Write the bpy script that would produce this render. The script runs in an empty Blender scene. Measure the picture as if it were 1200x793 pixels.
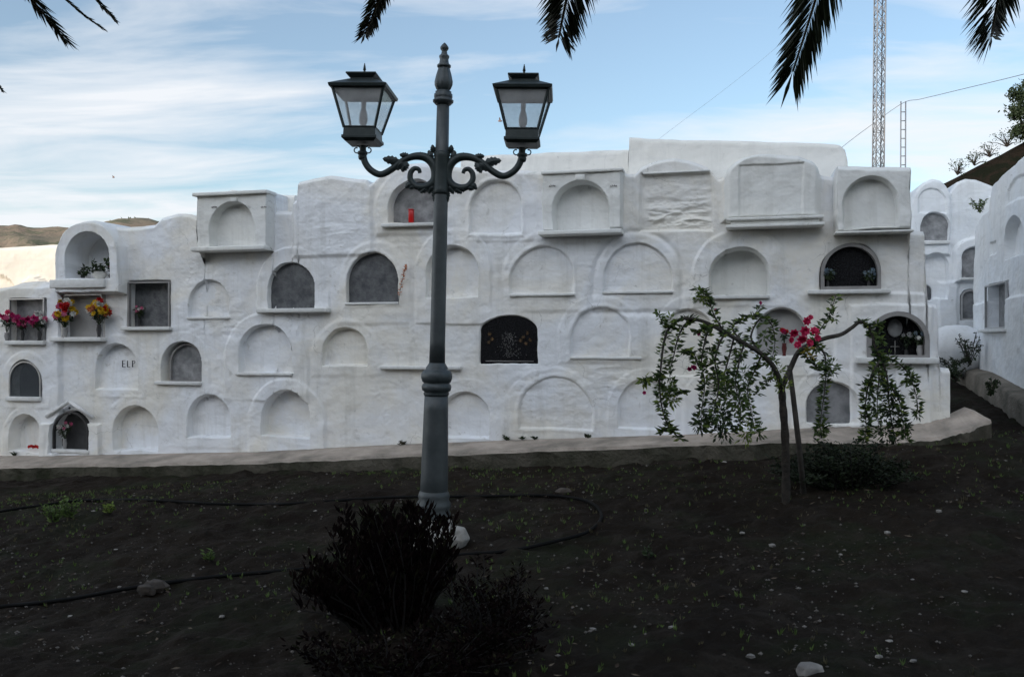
import bpy, bmesh, math, random
import numpy as np
from mathutils import Vector, Matrix, Euler
R = math.radians
rnd = random.Random(7)
S = bpy.context.scene
COL = S.collection
EYE = 1.6
F = 1000.0
CX, CY = 600.0, 396.5
def P(x, y, Y):                      # photo pixel at depth Y -> world point
    return Vector(((x-CX)/F*Y, Y, EYE+(CY-y)/F*Y))

# ------------------------------------------------------------------ objects
def tag(o, label=None, cat=None, group=None, kind=None):
    if label: o['label'] = label
    if cat: o['category'] = cat
    if group: o['group'] = group
    if kind: o['kind'] = kind
    return o
def empty(name, loc=(0, 0, 0), rot=(0, 0, 0)):
    o = bpy.data.objects.new(name, None); COL.objects.link(o)
    o.location = loc; o.rotation_euler = rot; o.empty_display_size = .1
    return o
def link(name, me, mat, parent=None, world=True, smooth=True):
    o = bpy.data.objects.new(name, me); COL.objects.link(o)
    if mat is not None and len(me.materials) == 0: me.materials.append(mat)
    if smooth and len(me.polygons):
        me.polygons.foreach_set('use_smooth', [True]*len(me.polygons))
    if parent is not None:
        o.parent = parent
        if world:                     # mesh given in world coordinates
            m = Matrix.Identity(4); p = parent
            while p is not None:
                m = Matrix.LocRotScale(p.location, p.rotation_euler, p.scale) @ (m if p.parent is None else m) if False else m
                p = p.parent
            o.matrix_parent_inverse = world_of(parent).inverted()
    return o
def world_of(o):
    m = Matrix.LocRotScale(o.location, o.rotation_euler, o.scale)
    if o.parent: m = world_of(o.parent) @ o.matrix_parent_inverse @ m
    return m
class MB:
    def __init__(s): s.v = []; s.f = []; s.m = []
    def add(s, vs, fs, mi=0):
        b = len(s.v); s.v += [tuple(v) for v in vs]
        s.f += [tuple(i+b for i in f) for f in fs]; s.m += [mi]*len(fs)
    def box(s, c, sz, M=None, mi=0, taper=1.0):
        hx, hy, hz = sz[0]/2, sz[1]/2, sz[2]/2
        vs = []
        for z in (-1, 1):
            k = taper if z > 0 else 1
            for x, y in ((-1, -1), (1, -1), (1, 1), (-1, 1)): vs.append(Vector((x*hx*k, y*hy*k, z*hz)))
        if M: vs = [M @ v for v in vs]
        c = Vector(c); vs = [v+c for v in vs]
        s.add(vs, [(3, 2, 1, 0), (4, 5, 6, 7), (0, 1, 5, 4), (1, 2, 6, 5), (2, 3, 7, 6), (3, 0, 4, 7)], mi)
    def tube(s, pts, rad, n=8, mi=0, flat=1.0):
        pts = [Vector(p) for p in pts]
        if not hasattr(rad, '__len__'): rad = [rad]*len(pts)
        t0 = (pts[1]-pts[0]).normalized()
        up = Vector((0, 0, 1)) if abs(t0.z) < .9 else Vector((0, 1, 0))
        a = t0.cross(up).normalized()
        vs = []; N = len(pts)
        for i, p in enumerate(pts):
            t = (pts[min(i+1, N-1)]-pts[max(i-1, 0)]).normalized()
            a = (a-t*a.dot(t)).normalized(); b = t.cross(a)
            for k in range(n):
                w = 2*math.pi*k/n
                vs.append(p+a*math.cos(w)*rad[i]+b*math.sin(w)*rad[i]*flat)
        fs = [(i*n+k, i*n+(k+1) % n, (i+1)*n+(k+1) % n, (i+1)*n+k) for i in range(N-1) for k in range(n)]
        fs.append(tuple(range(n))[::-1]); fs.append(tuple(range((N-1)*n, N*n)))
        s.add(vs, fs, mi)
    def lathe(s, prof, c=(0, 0, 0), n=28, mi=0, wob=None):
        vs = []; c = Vector(c)
        for r, z in prof:
            for k in range(n):
                w = 2*math.pi*k/n
                rr = r*(wob(w, z) if wob else 1)
                vs.append(c+Vector((rr*math.cos(w), rr*math.sin(w), z)))
        N = len(prof)
        fs = [(i*n+k, i*n+(k+1) % n, (i+1)*n+(k+1) % n, (i+1)*n+k) for i in range(N-1) for k in range(n)]
        fs.append(tuple(range(n))[::-1]); fs.append(tuple(range((N-1)*n, N*n)))
        s.add(vs, fs, mi)
    def ball(s, c, r, sc=(1, 1, 1), n=8, mi=0, jit=0, rg=rnd):
        c = Vector(c); vs = [c+Vector((0, 0, -r*sc[2]))]
        m = max(3, n//2)
        for i in range(1, m):
            ph = -math.pi/2+math.pi*i/m
            for k in range(n):
                w = 2*math.pi*k/n; q = r*(1+rg.uniform(-jit, jit))
                vs.append(c+Vector((q*sc[0]*math.cos(ph)*math.cos(w), q*sc[1]*math.cos(ph)*math.sin(w), q*sc[2]*math.sin(ph))))
        vs.append(c+Vector((0, 0, r*sc[2])))
        fs = [(0, 1+(k+1) % n, 1+k) for k in range(n)]
        for i in range(m-2):
            for k in range(n):
                a = 1+i*n; fs.append((a+k, a+(k+1) % n, a+n+(k+1) % n, a+n+k))
        a = 1+(m-2)*n; l = len(vs)-1
        fs += [(a+k, a+(k+1) % n, l) for k in range(n)]
        s.add(vs, fs, mi)
    def leaf(s, p, d, L, W, nrm=None, mi=0, fold=.25, rg=rnd, curl=.0):
        d = Vector(d).normalized()
        if nrm is None: nrm = Vector((rg.gauss(0, 1), rg.gauss(0, 1), rg.gauss(0, 1)+.5))
        sd = d.cross(nrm)
        if sd.length < 1e-4: sd = d.cross(Vector((1, .3, .2)))
        sd.normalize(); n2 = sd.cross(d)
        p = Vector(p)
        m = p+d*L*.5-n2*W*fold; tip = p+d*L-n2*L*curl
        s.add([p, p+d*L*.45+sd*W/2, tip, p+d*L*.45-sd*W/2, m], [(0, 1, 4), (1, 2, 4), (2, 3, 4), (3, 0, 4)], mi)
    def mesh(s, name):
        me = bpy.data.meshes.new(name); me.from_pydata(s.v, [], s.f); me.update()
        return me
    def build(s, name, mats, parent=None, world=True, smooth=True, bevel=0, sub=0, seg=2):
        me = s.mesh(name)
        if not isinstance(mats, (list, tuple)): mats = [mats]
        for m in mats: me.materials.append(m)
        me.polygons.foreach_set('material_index', s.m)
        if bevel:
            bm = bmesh.new(); bm.from_mesh(me)
            bmesh.ops.bevel(bm, geom=[e for e in bm.edges if e.is_manifold and e.calc_face_angle(0) > .5], offset=bevel, segments=seg, affect='EDGES', profile=.5, clamp_overlap=True)
            bm.to_mesh(me); bm.free()
        o = link(name, me, None, parent, world, smooth)
        return o

# ------------------------------------------------------------------ materials
def newmat(name):
    m = bpy.data.materials.new(name); m.use_nodes = True
    nt = m.node_tree; return m, nt, nt.nodes['Principled BSDF']
def ramp(nt, src, stops):
    r = nt.nodes.new('ShaderNodeValToRGB'); e = r.color_ramp.elements
    while len(e) < len(stops): e.new(.5)
    for i, (p, c) in enumerate(stops):
        e[i].position = p; e[i].color = (c, c, c, 1) if not hasattr(c, '__len__') else (*c, 1)
    nt.links.new(src, r.inputs[0]); return r.outputs[0]
def noise(nt, scale, detail=5, rough=.55, vec=None, dist=0):
    n = nt.nodes.new('ShaderNodeTexNoise'); n.inputs['Scale'].default_value = scale
    n.inputs['Detail'].default_value = detail; n.inputs['Roughness'].default_value = rough
    n.inputs['Distortion'].default_value = dist
    if vec is not None: nt.links.new(vec, n.inputs['Vector'])
    return n.outputs['Fac']
def coord(nt, sc=(1, 1, 1), kind='Object'):
    t = nt.nodes.new('ShaderNodeTexCoord'); m = nt.nodes.new('ShaderNodeMapping')
    m.inputs['Scale'].default_value = sc
    nt.links.new(t.outputs[kind], m.inputs[0]); return m.outputs[0]
def mix(nt, f, a, b, mode='MIX'):
    m = nt.nodes.new('ShaderNodeMix'); m.data_type = 'RGBA'; m.blend_type = mode
    for s_, v in ((m.inputs[0], f), (m.inputs[6], a), (m.inputs[7], b)):
        if hasattr(v, 'links') or hasattr(v, 'is_output'): nt.links.new(v, s_)
        elif hasattr(v, '__len__'): s_.default_value = (*v, 1)
        else: s_.default_value = v
    return m.outputs[2]
def bump(nt, bs, h, strength, dist, prev=None):
    b = nt.nodes.new('ShaderNodeBump'); b.inputs['Strength'].default_value = strength
    b.inputs['Distance'].default_value = dist; nt.links.new(h, b.inputs['Height'])
    if prev is not None: nt.links.new(prev, b.inputs['Normal'])
    nt.links.new(b.outputs[0], bs.inputs['Normal']); return b.outputs[0]
def simple(name, c1, c2=None, scale=8, rough=.7, metal=0, bmp=0, bscale=60, bdist=.004, spec=.4, backface=0):
    m, nt, b = newmat(name)
    v = coord(nt)
    if c2 is None: c2 = tuple(x*.75 for x in c1)
    n = noise(nt, scale, 6, .6, v)
    nt.links.new(mix(nt, ramp(nt, n, [(.35, 0), (.65, 1)]), c1, c2), b.inputs['Base Color'])
    b.inputs['Roughness'].default_value = rough; b.inputs['Metallic'].default_value = metal
    b.inputs['Specular IOR Level'].default_value = spec
    if bmp: bump(nt, b, noise(nt, bscale, 5, .6, v), bmp, bdist)
    return m
def plaster(name, white, warm, grime=.5, streak=.35):
    m, nt, b = newmat(name)
    v = coord(nt); vs = coord(nt, (7, 7, .55)); vh = coord(nt, (.9, .9, 5))
    big = ramp(nt, noise(nt, .8, 5, .6, v, .6), [(.40, 0), (.60, 1)])
    c = mix(nt, big, white, warm)
    # thin dirt that sits in patches, streaks run from edges, layered limewash
    st = ramp(nt, noise(nt, 1.0, 6, .65, vs), [(.52, 0), (.74, streak)])
    c = mix(nt, st, c, (.42, .41, .37))
    ly = ramp(nt, noise(nt, 2.2, 6, .6, vh, .4), [(.55, 0), (.68, .22)])
    c = mix(nt, ly, c, (.52, .53, .53))
    pt = ramp(nt, noise(nt, 5.5, 8, .72, v, .5), [(.60, 0), (.70, grime)])
    c = mix(nt, pt, c, (.40, .39, .36))
    sp = ramp(nt, noise(nt, 26, 4, .7, v), [(.70, 0), (.76, .6)])
    c = mix(nt, sp, c, (.22, .21, .19))
    vo = nt.nodes.new('ShaderNodeTexVoronoi'); vo.feature = 'DISTANCE_TO_EDGE'; vo.inputs['Scale'].default_value = 1.5
    ad = nt.nodes.new('ShaderNodeVectorMath'); ad.operation = 'MULTIPLY_ADD'; nz = nt.nodes.new('ShaderNodeTexNoise'); nz.inputs['Scale'].default_value = 3; nz.inputs['Detail'].default_value = 6
    nt.links.new(v, nz.inputs['Vector']); nt.links.new(nz.outputs['Color'], ad.inputs[0]); ad.inputs[1].default_value = (.5, .5, .5); nt.links.new(v, ad.inputs[2]); nt.links.new(ad.outputs[0], vo.inputs['Vector'])
    ck = mix(nt, 1.0, ramp(nt, vo.outputs['Distance'], [(.002, 1), (.006, 0)]), ramp(nt, noise(nt, 1.3, 3, .5, v), [(.56, 0), (.64, .45)]), 'MULTIPLY')
    c = mix(nt, ck, c, (.20, .19, .17))
    fl = ramp(nt, noise(nt, 3.4, 9, .8, v, .2), [(.625, 0), (.65, .55)])     # flaked limewash
    c = mix(nt, fl, c, (.47, .46, .43))
    nt.links.new(c, b.inputs['Base Color'])
    b.inputs['Roughness'].default_value = .9; b.inputs['Specular IOR Level'].default_value = .15
    p = bump(nt, b, fl, .5, .006)
    p = bump(nt, b, noise(nt, 6, 4, .5, v, .3), .45, .03, p)
    p = bump(nt, b, noise(nt, 40, 5, .6, v), .3, .004, p)
    return m
M = {}
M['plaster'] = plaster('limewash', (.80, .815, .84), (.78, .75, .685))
M['plaster_skylit'] = plaster('limewash_skylit', (.84, .82, .77), (.82, .80, .75), .3, .2)  # skylight put into the colour: rear blocks warmer and paler than the front
M['plaster_box'] = plaster('limewash_box', (.76, .765, .75), (.74, .735, .70), .25, .3)
M['plaster_far'] = plaster('limewash_far', (.78, .80, .82), (.78, .78, .77), .3, .25)
M['slate'] = simple('slate', (.055, .058, .065), (.13, .135, .14), 11, .5, bmp=.8, bscale=40, bdist=.008)
M['slab_grey'] = simple('grey_marble', (.15, .15, .155), (.33, .33, .33), 8, .45, bmp=.1)
M['slab_mid'] = simple('grey_slab', (.12, .125, .13), (.25, .25, .255), 9, .5, bmp=.15)
M['slab_pale'] = simple('pale_slab', (.42, .41, .40), (.33, .325, .32), 4, .6, bmp=.2)
M['black'] = simple('black_granite', (.008, .008, .009), (.016, .016, .018), 60, .22, spec=.5)
M['inside'] = simple('dark_interior', (.035, .035, .037), (.06, .06, .06), 6, .8)
M['frame'] = simple('grey_frame', (.22, .21, .205), (.28, .27, .26), 9, .5)
M['alu'] = simple('aluminium', (.45, .45, .45), (.36, .36, .36), 9, .35, .6)
M['metal'] = simple('lamp_paint', (.040, .052, .055), (.075, .085, .09), 14, .42, .2, .5, 70, .003)
M['metal_dark'] = simple('lantern_paint', (.020, .030, .030), (.035, .045, .045), 14, .45, .2, .3, 70, .002)
M['pole'] = simple('pole_paint', (.050, .059, .062), (.088, .097, .100), 5, .45, .15, .5, 45, .003)
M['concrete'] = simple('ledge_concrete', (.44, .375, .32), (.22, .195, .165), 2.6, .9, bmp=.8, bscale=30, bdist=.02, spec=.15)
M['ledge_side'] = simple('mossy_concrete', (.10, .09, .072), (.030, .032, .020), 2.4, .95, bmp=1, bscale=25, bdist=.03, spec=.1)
M['kerb_old'] = simple('old_kerb', (.24, .21, .175), (.12, .11, .09), 3.0, .95, bmp=.9, bscale=25, bdist=.03, spec=.1)
M['footing'] = simple('footing_concrete', (.46, .44, .41), (.30, .28, .25), 9, .9, bmp=.9, bscale=30, bdist=.02)
M['hose'] = simple('black_hose', (.004, .004, .004), None, 8, .75, spec=.15)
M['bark'] = simple('bark', (.045, .036, .028), (.020, .017, .014), 18, .9, bmp=.9, bscale=40, bdist=.02)
M['bark_grey'] = simple('grey_bark', (.075, .066, .055), (.035, .03, .026), 14, .9, bmp=.9, bscale=50, bdist=.012)
M['wood_stake'] = simple('stake_wood', (.08, .07, .06), (.045, .04, .035), 14, .9, bmp=.7, bscale=40, bdist=.01)
def leafmat(name, c1, c2, rough=.5, tr=.25):
    m, nt, b = newmat(name); v = coord(nt)
    c = mix(nt, ramp(nt, noise(nt, 9, 3, .6, v), [(.4, 0), (.6, 1)]), c1, c2)
    nt.links.new(c, b.inputs['Base Color']); b.inputs['Roughness'].default_value = rough
    b.inputs['Specular IOR Level'].default_value = .3 if rough < .9 else .05
    t = nt.nodes.new('ShaderNodeBsdfTranslucent'); nt.links.new(c, t.inputs[0])
    ms = nt.nodes.new('ShaderNodeMixShader'); ms.inputs[0].default_value = tr
    nt.links.new(b.outputs[0], ms.inputs[1]); nt.links.new(t.outputs[0], ms.inputs[2])
    nt.links.new(ms.outputs[0], nt.nodes['Material Output'].inputs[0]); return m
M['leaf'] = leafmat('green_leaf', (.055, .095, .03), (.10, .15, .04))
M['leaf_dark'] = leafmat('dark_leaf', (.025, .042, .02), (.04, .06, .024))
M['leaf_lime'] = leafmat('lime_leaf', (.20, .25, .045), (.13, .19, .04))
M['leaf_yellow'] = leafmat('yellow_leaf', (.38, .27, .03), (.25, .2, .03))
M['weed'] = leafmat('weed_green', (.085, .14, .035), (.12, .18, .045))
M['weed_dry'] = leafmat('weed_dry', (.10, .085, .045), (.07, .065, .035))
M['palm'] = leafmat('palm_leaflet', (.016, .024, .012), (.028, .038, .018), .45, .12)
M['rachis'] = simple('palm_rachis', (.13, .10, .05), (.08, .065, .03), 9, .6)
M['shrub_dark'] = leafmat('maroon_leaf', (.0055, .0035, .0035), (.010, .0055, .005), .95, .03)
M['shrub_olive'] = leafmat('dull_olive_leaf', (.012, .014, .007), (.02, .018, .010), .95, .05)
M['shrub_twig'] = simple('dry_twig', (.05, .042, .034), (.03, .025, .02), 9, .9)
M['twig_black'] = simple('dark_twig', (.014, .011, .010), (.009, .008, .007), 9, .9)
M['leafy'] = leafmat('leafy_tip', (.06, .10, .035), (.09, .13, .05))
M['pink'] = leafmat('pink_petal', (.75, .05, .16), (.62, .03, .12), .5, .3)
M['magenta'] = leafmat('magenta_petal', (.55, .02, .16), (.40, .02, .13), .5, .2)
M['rose'] = leafmat('rose_petal', (.70, .22, .35), (.6, .12, .25), .5, .2)
M['red'] = leafmat('red_petal', (.60, .02, .02), (.45, .015, .015), .5, .2)
M['yellow'] = leafmat('yellow_petal', (.75, .52, .03), (.62, .38, .02), .5, .2)
M['white_petal'] = leafmat('white_petal', (.75, .75, .72), (.65, .65, .6), .5, .2)
M['orange'] = leafmat('orange_petal', (.55, .20, .08), (.42, .12, .05), .6, .2)
M['blue_petal'] = leafmat('pale_blue_petal', (.22, .30, .38), (.3, .36, .4), .6, .2)
M['gold'] = simple('tarnished_gold', (.22, .13, .06), (.12, .08, .04), 20, .5, .4)
M['vase'] = simple('stone_vase', (.32, .31, .30), (.24, .235, .23), 9, .4)
M['vase_white'] = simple('white_vase', (.65, .64, .60), (.5, .5, .46), 9, .5)
M['vase_dark'] = simple('dark_vase', (.05, .048, .05), (.03, .03, .03), 9, .35)
M['red_candle'] = simple('red_candle_glass', (.50, .012, .012), (.40, .01, .01), 5, .3)
M['red_vase'] = simple('dark_red_vase', (.10, .012, .012), (.06, .01, .01), 5, .4)
M['white_paint'] = simple('white_paint', (.70, .70, .69), (.6, .6, .58), 12, .7, bmp=.4, bscale=50)
M['ink'] = simple('black_lettering', (.03, .03, .035), None, 5, .8)
M['portrait'] = simple('enamel_plate', (.42, .42, .42), (.30, .30, .30), 12, .3)
M['stone'] = simple('pale_stone', (.30, .28, .25), (.16, .15, .14), 12, .9, bmp=.6, bscale=30, bdist=.01)
M['stone_dark'] = simple('dark_stone', (.085, .068, .055), (.035, .030, .026), 12, .9, bmp=.6, bscale=30, bdist=.01)
M['grit'] = simple('pale_grit', (.17, .155, .14), (.09, .08, .07), 12, .9)
M['mast'] = simple('galvanised_steel', (.17, .20, .24), (.26, .26, .27), .4, .45, .3)
M['bulb'] = simple('frosted_bulb', (.30, .30, .31), (.25, .255, .26), 9, .35)
def glassmat(name, tint, trans, rough=.05):
    m, nt, b = newmat(name)
    b.inputs['Base Color'].default_value = (*tint, 1); b.inputs['Roughness'].default_value = rough
    t = nt.nodes.new('ShaderNodeBsdfTransparent'); t.inputs[0].default_value = (.97, .98, .98, 1)
    v = coord(nt); n = ramp(nt, noise(nt, 6, 4, .6, v), [(.3, trans+.08), (.7, trans-.08)])
    ms = nt.nodes.new('ShaderNodeMixShader'); nt.links.new(n, ms.inputs[0])
    nt.links.new(b.outputs[0], ms.inputs[1]); nt.links.new(t.outputs[0], ms.inputs[2])
    nt.links.new(ms.outputs[0], nt.nodes['Material Output'].inputs[0]); return m
M['glass'] = glassmat('lantern_glass', (.84, .85, .86), .64)
M['pane'] = glassmat('niche_glass', (.10, .11, .12), .55)
# soil
def soilmat():
    m, nt, b = newmat('soil'); v = coord(nt)
    c = mix(nt, ramp(nt, noise(nt, .55, 5, .6, v), [(.4, 0), (.62, 1)]), (.0125, .0085, .0056), (.020, .0142, .0092))
    c = mix(nt, ramp(nt, noise(nt, 1.3, 6, .65, v, .4), [(.50, 0), (.62, .7)]), c, (.018, .023, .010))
    c = mix(nt, ramp(nt, noise(nt, 18, 5, .7, v), [(.50, 0), (.66, .6)]), c, (.009, .0075, .006))
    vo = nt.nodes.new('ShaderNodeTexVoronoi'); vo.inputs['Scale'].default_value = 38; nt.links.new(v, vo.inputs['Vector'])
    pc = ramp(nt, vo.outputs['Color'], [(.80, 0), (.92, 1)]); pd = ramp(nt, vo.outputs['Distance'], [(.16, 1), (.26, 0)])
    pf = mix(nt, 1.0, pc, pd, 'MULTIPLY')
    c = mix(nt, pf, c, (.05, .045, .04))
    c = mix(nt, ramp(nt, noise(nt, 3.2, 8, .75, v, .6), [(.50, 0), (.64, .65)]), c, (.040, .033, .026))
    nt.links.new(c, b.inputs['Base Color']); b.inputs['Roughness'].default_value = .95
    b.inputs['Specular IOR Level'].default_value = .12
    p = bump(nt, b, noise(nt, 12, 8, .7, v), .9, .05)
    p = bump(nt, b, noise(nt, 70, 5, .7, v), .8, .012, p)
    return m
M['soil'] = soilmat()
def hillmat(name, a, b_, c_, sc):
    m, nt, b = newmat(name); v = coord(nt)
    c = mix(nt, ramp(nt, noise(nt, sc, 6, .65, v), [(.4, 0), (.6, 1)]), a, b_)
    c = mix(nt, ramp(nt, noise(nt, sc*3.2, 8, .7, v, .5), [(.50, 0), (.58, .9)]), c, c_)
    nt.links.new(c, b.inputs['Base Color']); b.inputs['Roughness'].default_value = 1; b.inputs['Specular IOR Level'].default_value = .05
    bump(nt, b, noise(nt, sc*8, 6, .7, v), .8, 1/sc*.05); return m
M['hill_far'] = hillmat('sunlit_hill', (.26, .20, .15), (.22, .19, .14), (.11, .12, .08), .035)  # distance haze put into the colour as paler tones
M['hill_near'] = hillmat('shaded_slope', (.022, .0165, .012), (.015, .012, .009), (.008, .010, .006), .35)  # the slope's shade is put into its very dark colour

# ------------------------------------------------------------------ noise for meshes
NG = {}
def vnoise(x, y, seed, wrap=512):
    g = NG.get(seed)
    if g is None: g = NG[seed] = np.random.RandomState(seed).rand(wrap, wrap)*2-1
    xi = np.floor(x).astype(int); yi = np.floor(y).astype(int)
    fx = x-xi; fy = y-yi; fx = fx*fx*(3-2*fx); fy = fy*fy*(3-2*fy)
    a = g[xi % wrap, yi % wrap]; b = g[(xi+1) % wrap, yi % wrap]; c = g[xi % wrap, (yi+1) % wrap]; d = g[(xi+1) % wrap, (yi+1) % wrap]
    return (a*(1-fx)+b*fx)*(1-fy)+(c*(1-fx)+d*fx)*fy
def fbm(x, y, seed, oct=4, gain=.5):
    r = 0; a = 1; f = 1
    for i in range(oct): r = r+a*vnoise(x*f+13.7*i, y*f-7.1*i, seed+i); a *= gain; f *= 2.03
    return r
def sstep(a, b, x):
    t = np.clip((x-a)/(b-a), 0, 1); return t*t*(3-2*t)

# ------------------------------------------------------------------ terrain
def ground_h(X, Y):
    X = np.asarray(X, float); Y = np.asarray(Y, float)
    h = .065*np.clip(X, -12, 9)
    h = h*sstep(1.0, 6.5, Y)+.02*np.clip(X, -8, 8)*(1-sstep(1.0, 6.5, Y))
    h = h+.20*sstep(5.2, 9.6, Y)+.055*np.clip(Y-9.4, 0, 12)*sstep(0, 5, X)
    h = h+.16*np.exp(-((X-4.4)/1.5)**2-((Y-8.15)/.85)**2)
    # unseen rise added behind and left of the camera to block the low sun
    s = (X+Y)/math.sqrt(2); c = X-Y
    ridge = 10.2*np.exp(-((s+20)/5.0)**2)*sstep(-31, -17, c)*(1+.42*sstep(-17, -9, c))
    h = h+ridge
    return h
gh = lambda x, y: float(ground_h(x, y)) + .03*float(fbm(np.array([x*1.1]), np.array([y*1.1]), 5)[0])
def axis(lo, hi, step, far):
    a = list(np.arange(lo, hi, step)); s = step
    x = a[0]
    while x > -far: s *= 1.16; x -= s; a.insert(0, x)
    s = step; x = a[-1]
    while x < far: s *= 1.16; x += s; a.append(x)
    return np.array(a)
def grid_object(name, Pts, mat, kind=None, parent=None):
    ny, nx = Pts.shape[:2]
    me = bpy.data.meshes.new(name)
    idx = np.arange(nx*ny).reshape(ny, nx)
    q = np.stack([idx[:-1, :-1], idx[:-1, 1:], idx[1:, 1:], idx[1:, :-1]], -1).reshape(-1, 4)
    from_np(me, Pts.reshape(-1, 3), q)
    o = link(name, me, mat, parent); 
    if kind: o['kind'] = kind
    return o
def from_np(me, V, Q):
    me.vertices.add(len(V)); me.vertices.foreach_set('co', V.astype(np.float32).ravel())
    n = len(Q); me.loops.add(n*4); me.loops.foreach_set('vertex_index', Q.astype(np.int32).ravel())
    me.polygons.add(n); me.polygons.foreach_set('loop_start', np.arange(0, n*4, 4, dtype=np.int32))
    me.polygons.foreach_set('loop_total', np.full(n, 4, dtype=np.int32))
    me.update(calc_edges=True); me.validate()
xs = axis(-8, 8, .045, 600); ys = axis(2.6, 11.5, .045, 600)
GX, GY = np.meshgrid(xs, ys)
GZ = ground_h(GX, GY)+.03*fbm(GX*1.1, GY*1.1, 5)
near = sstep(14, 9, np.hypot(GX, GY-5))
GZ += near*(.020*fbm(GX*5, GY*5, 9, 5, .65)+.016*fbm(GX*10, GY*10, 19, 2))
grid_object('ground', np.stack([GX, GY, GZ], -1), M['soil'], 'structure')

# far sunlit hill, left
sil = [(-900, 285), (-300, 272), (-60, 268), (0, 270), (18, 268), (40, 271), (75, 271), (100, 268), (130, 264), (150, 259.5), (172, 260.5), (200, 266), (300, 272), (420, 290), (600, 330), (800, 380)]
hx = np.linspace(-900, 800, 240); hy = np.interp(hx, [p[0] for p in sil], [p[1] for p in sil])
hy += 1.2*fbm(hx*.05, hx*0+3.3, 31, 4)
tt = np.linspace(0, 1, 40)
HP = np.zeros((40, 240, 3))
for j, t in enumerate(tt):
    D = 170+150*t
    prof = math.sin(min(t/.62, 1)*math.pi/2) if t < .62 else math.cos((t-.62)/.38*math.pi/2)
    top = (CY-hy)/F*(170+150*.62)
    HP[j, :, 0] = (hx-CX)/F*D; HP[j, :, 1] = D
    HP[j, :, 2] = EYE-2+(top+2)*prof+.9*fbm(hx*.03, np.full_like(hx, t*9), 77, 4)*(1 if abs(t-.62) > .03 else .3)
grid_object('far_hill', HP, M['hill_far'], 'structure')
# near shaded slope, right
ax = np.linspace(2, 60, 150); ay = np.linspace(19, 60, 90)
AX, AY = np.meshgrid(ax, ay)
crest = 7.1+(AX-15.3)*.53
crest = np.where(AX > 30, 14.9+(AX-30)*.25, crest)
AZ = crest-(.62*np.clip(30-AY, 0, 40))-.25*np.clip(AY-30, 0, 40)+.28*fbm(AX*.5, AY*.5, 41, 5)*np.clip(abs(AY-30)*.4, .3, 1)
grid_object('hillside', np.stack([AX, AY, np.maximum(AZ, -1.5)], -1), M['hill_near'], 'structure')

# ------------------------------------------------------------------ relief walls
class Plane:
    def __init__(s, p0, p1):          # p0 -> p1 runs left to right as seen from the camera, plan view
        s.p0 = np.array(p0[:2], float); d = np.array(p1[:2], float)-s.p0
        s.t = d/np.linalg.norm(d); s.n = np.array([s.t[1], -s.t[0]])   # towards camera
    def uv(s, x, y, w=0):
        a = (np.asarray(x, float)-CX)/F; q = s.p0+s.n*w
        # Y*(a,1) = q + t*u
        den = a*s.t[1]-s.t[0]
        Y = (q[0]*s.t[1]-q[1]*s.t[0])/den
        u = (a*Y-q[0])*s.t[0]+(Y-q[1])*s.t[1]
        return u, EYE+(CY-np.asarray(y, float))/F*Y
    def W(s, u, v, w=0):
        q = s.p0+s.t*u+s.n*w
        return Vector((q[0], q[1], v))
    def M(s):
        return Matrix(((s.t[0], s.n[0], 0), (s.t[1], s.n[1], 0), (0, 0, 1)))
def d_arch(U, V, u0, u1, vb, vt, kind='arch'):
    uc = (u0+u1)/2; r = (u1-u0)/2; h = vt-vb
    if kind == 'rect': return np.maximum(np.abs(U-uc)-r, np.maximum(vb-V, V-vt))
    ha = min(r*1.02, h*.8)
    if kind == 'seg': ha = min(r*.5, h*.5)
    vs = vt-ha
    de = (np.sqrt(((U-uc)/r)**2+(np.maximum(V-vs, 0)/ha)**2)-1)*min(r, ha)
    return np.maximum(de, vb-V)
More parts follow.
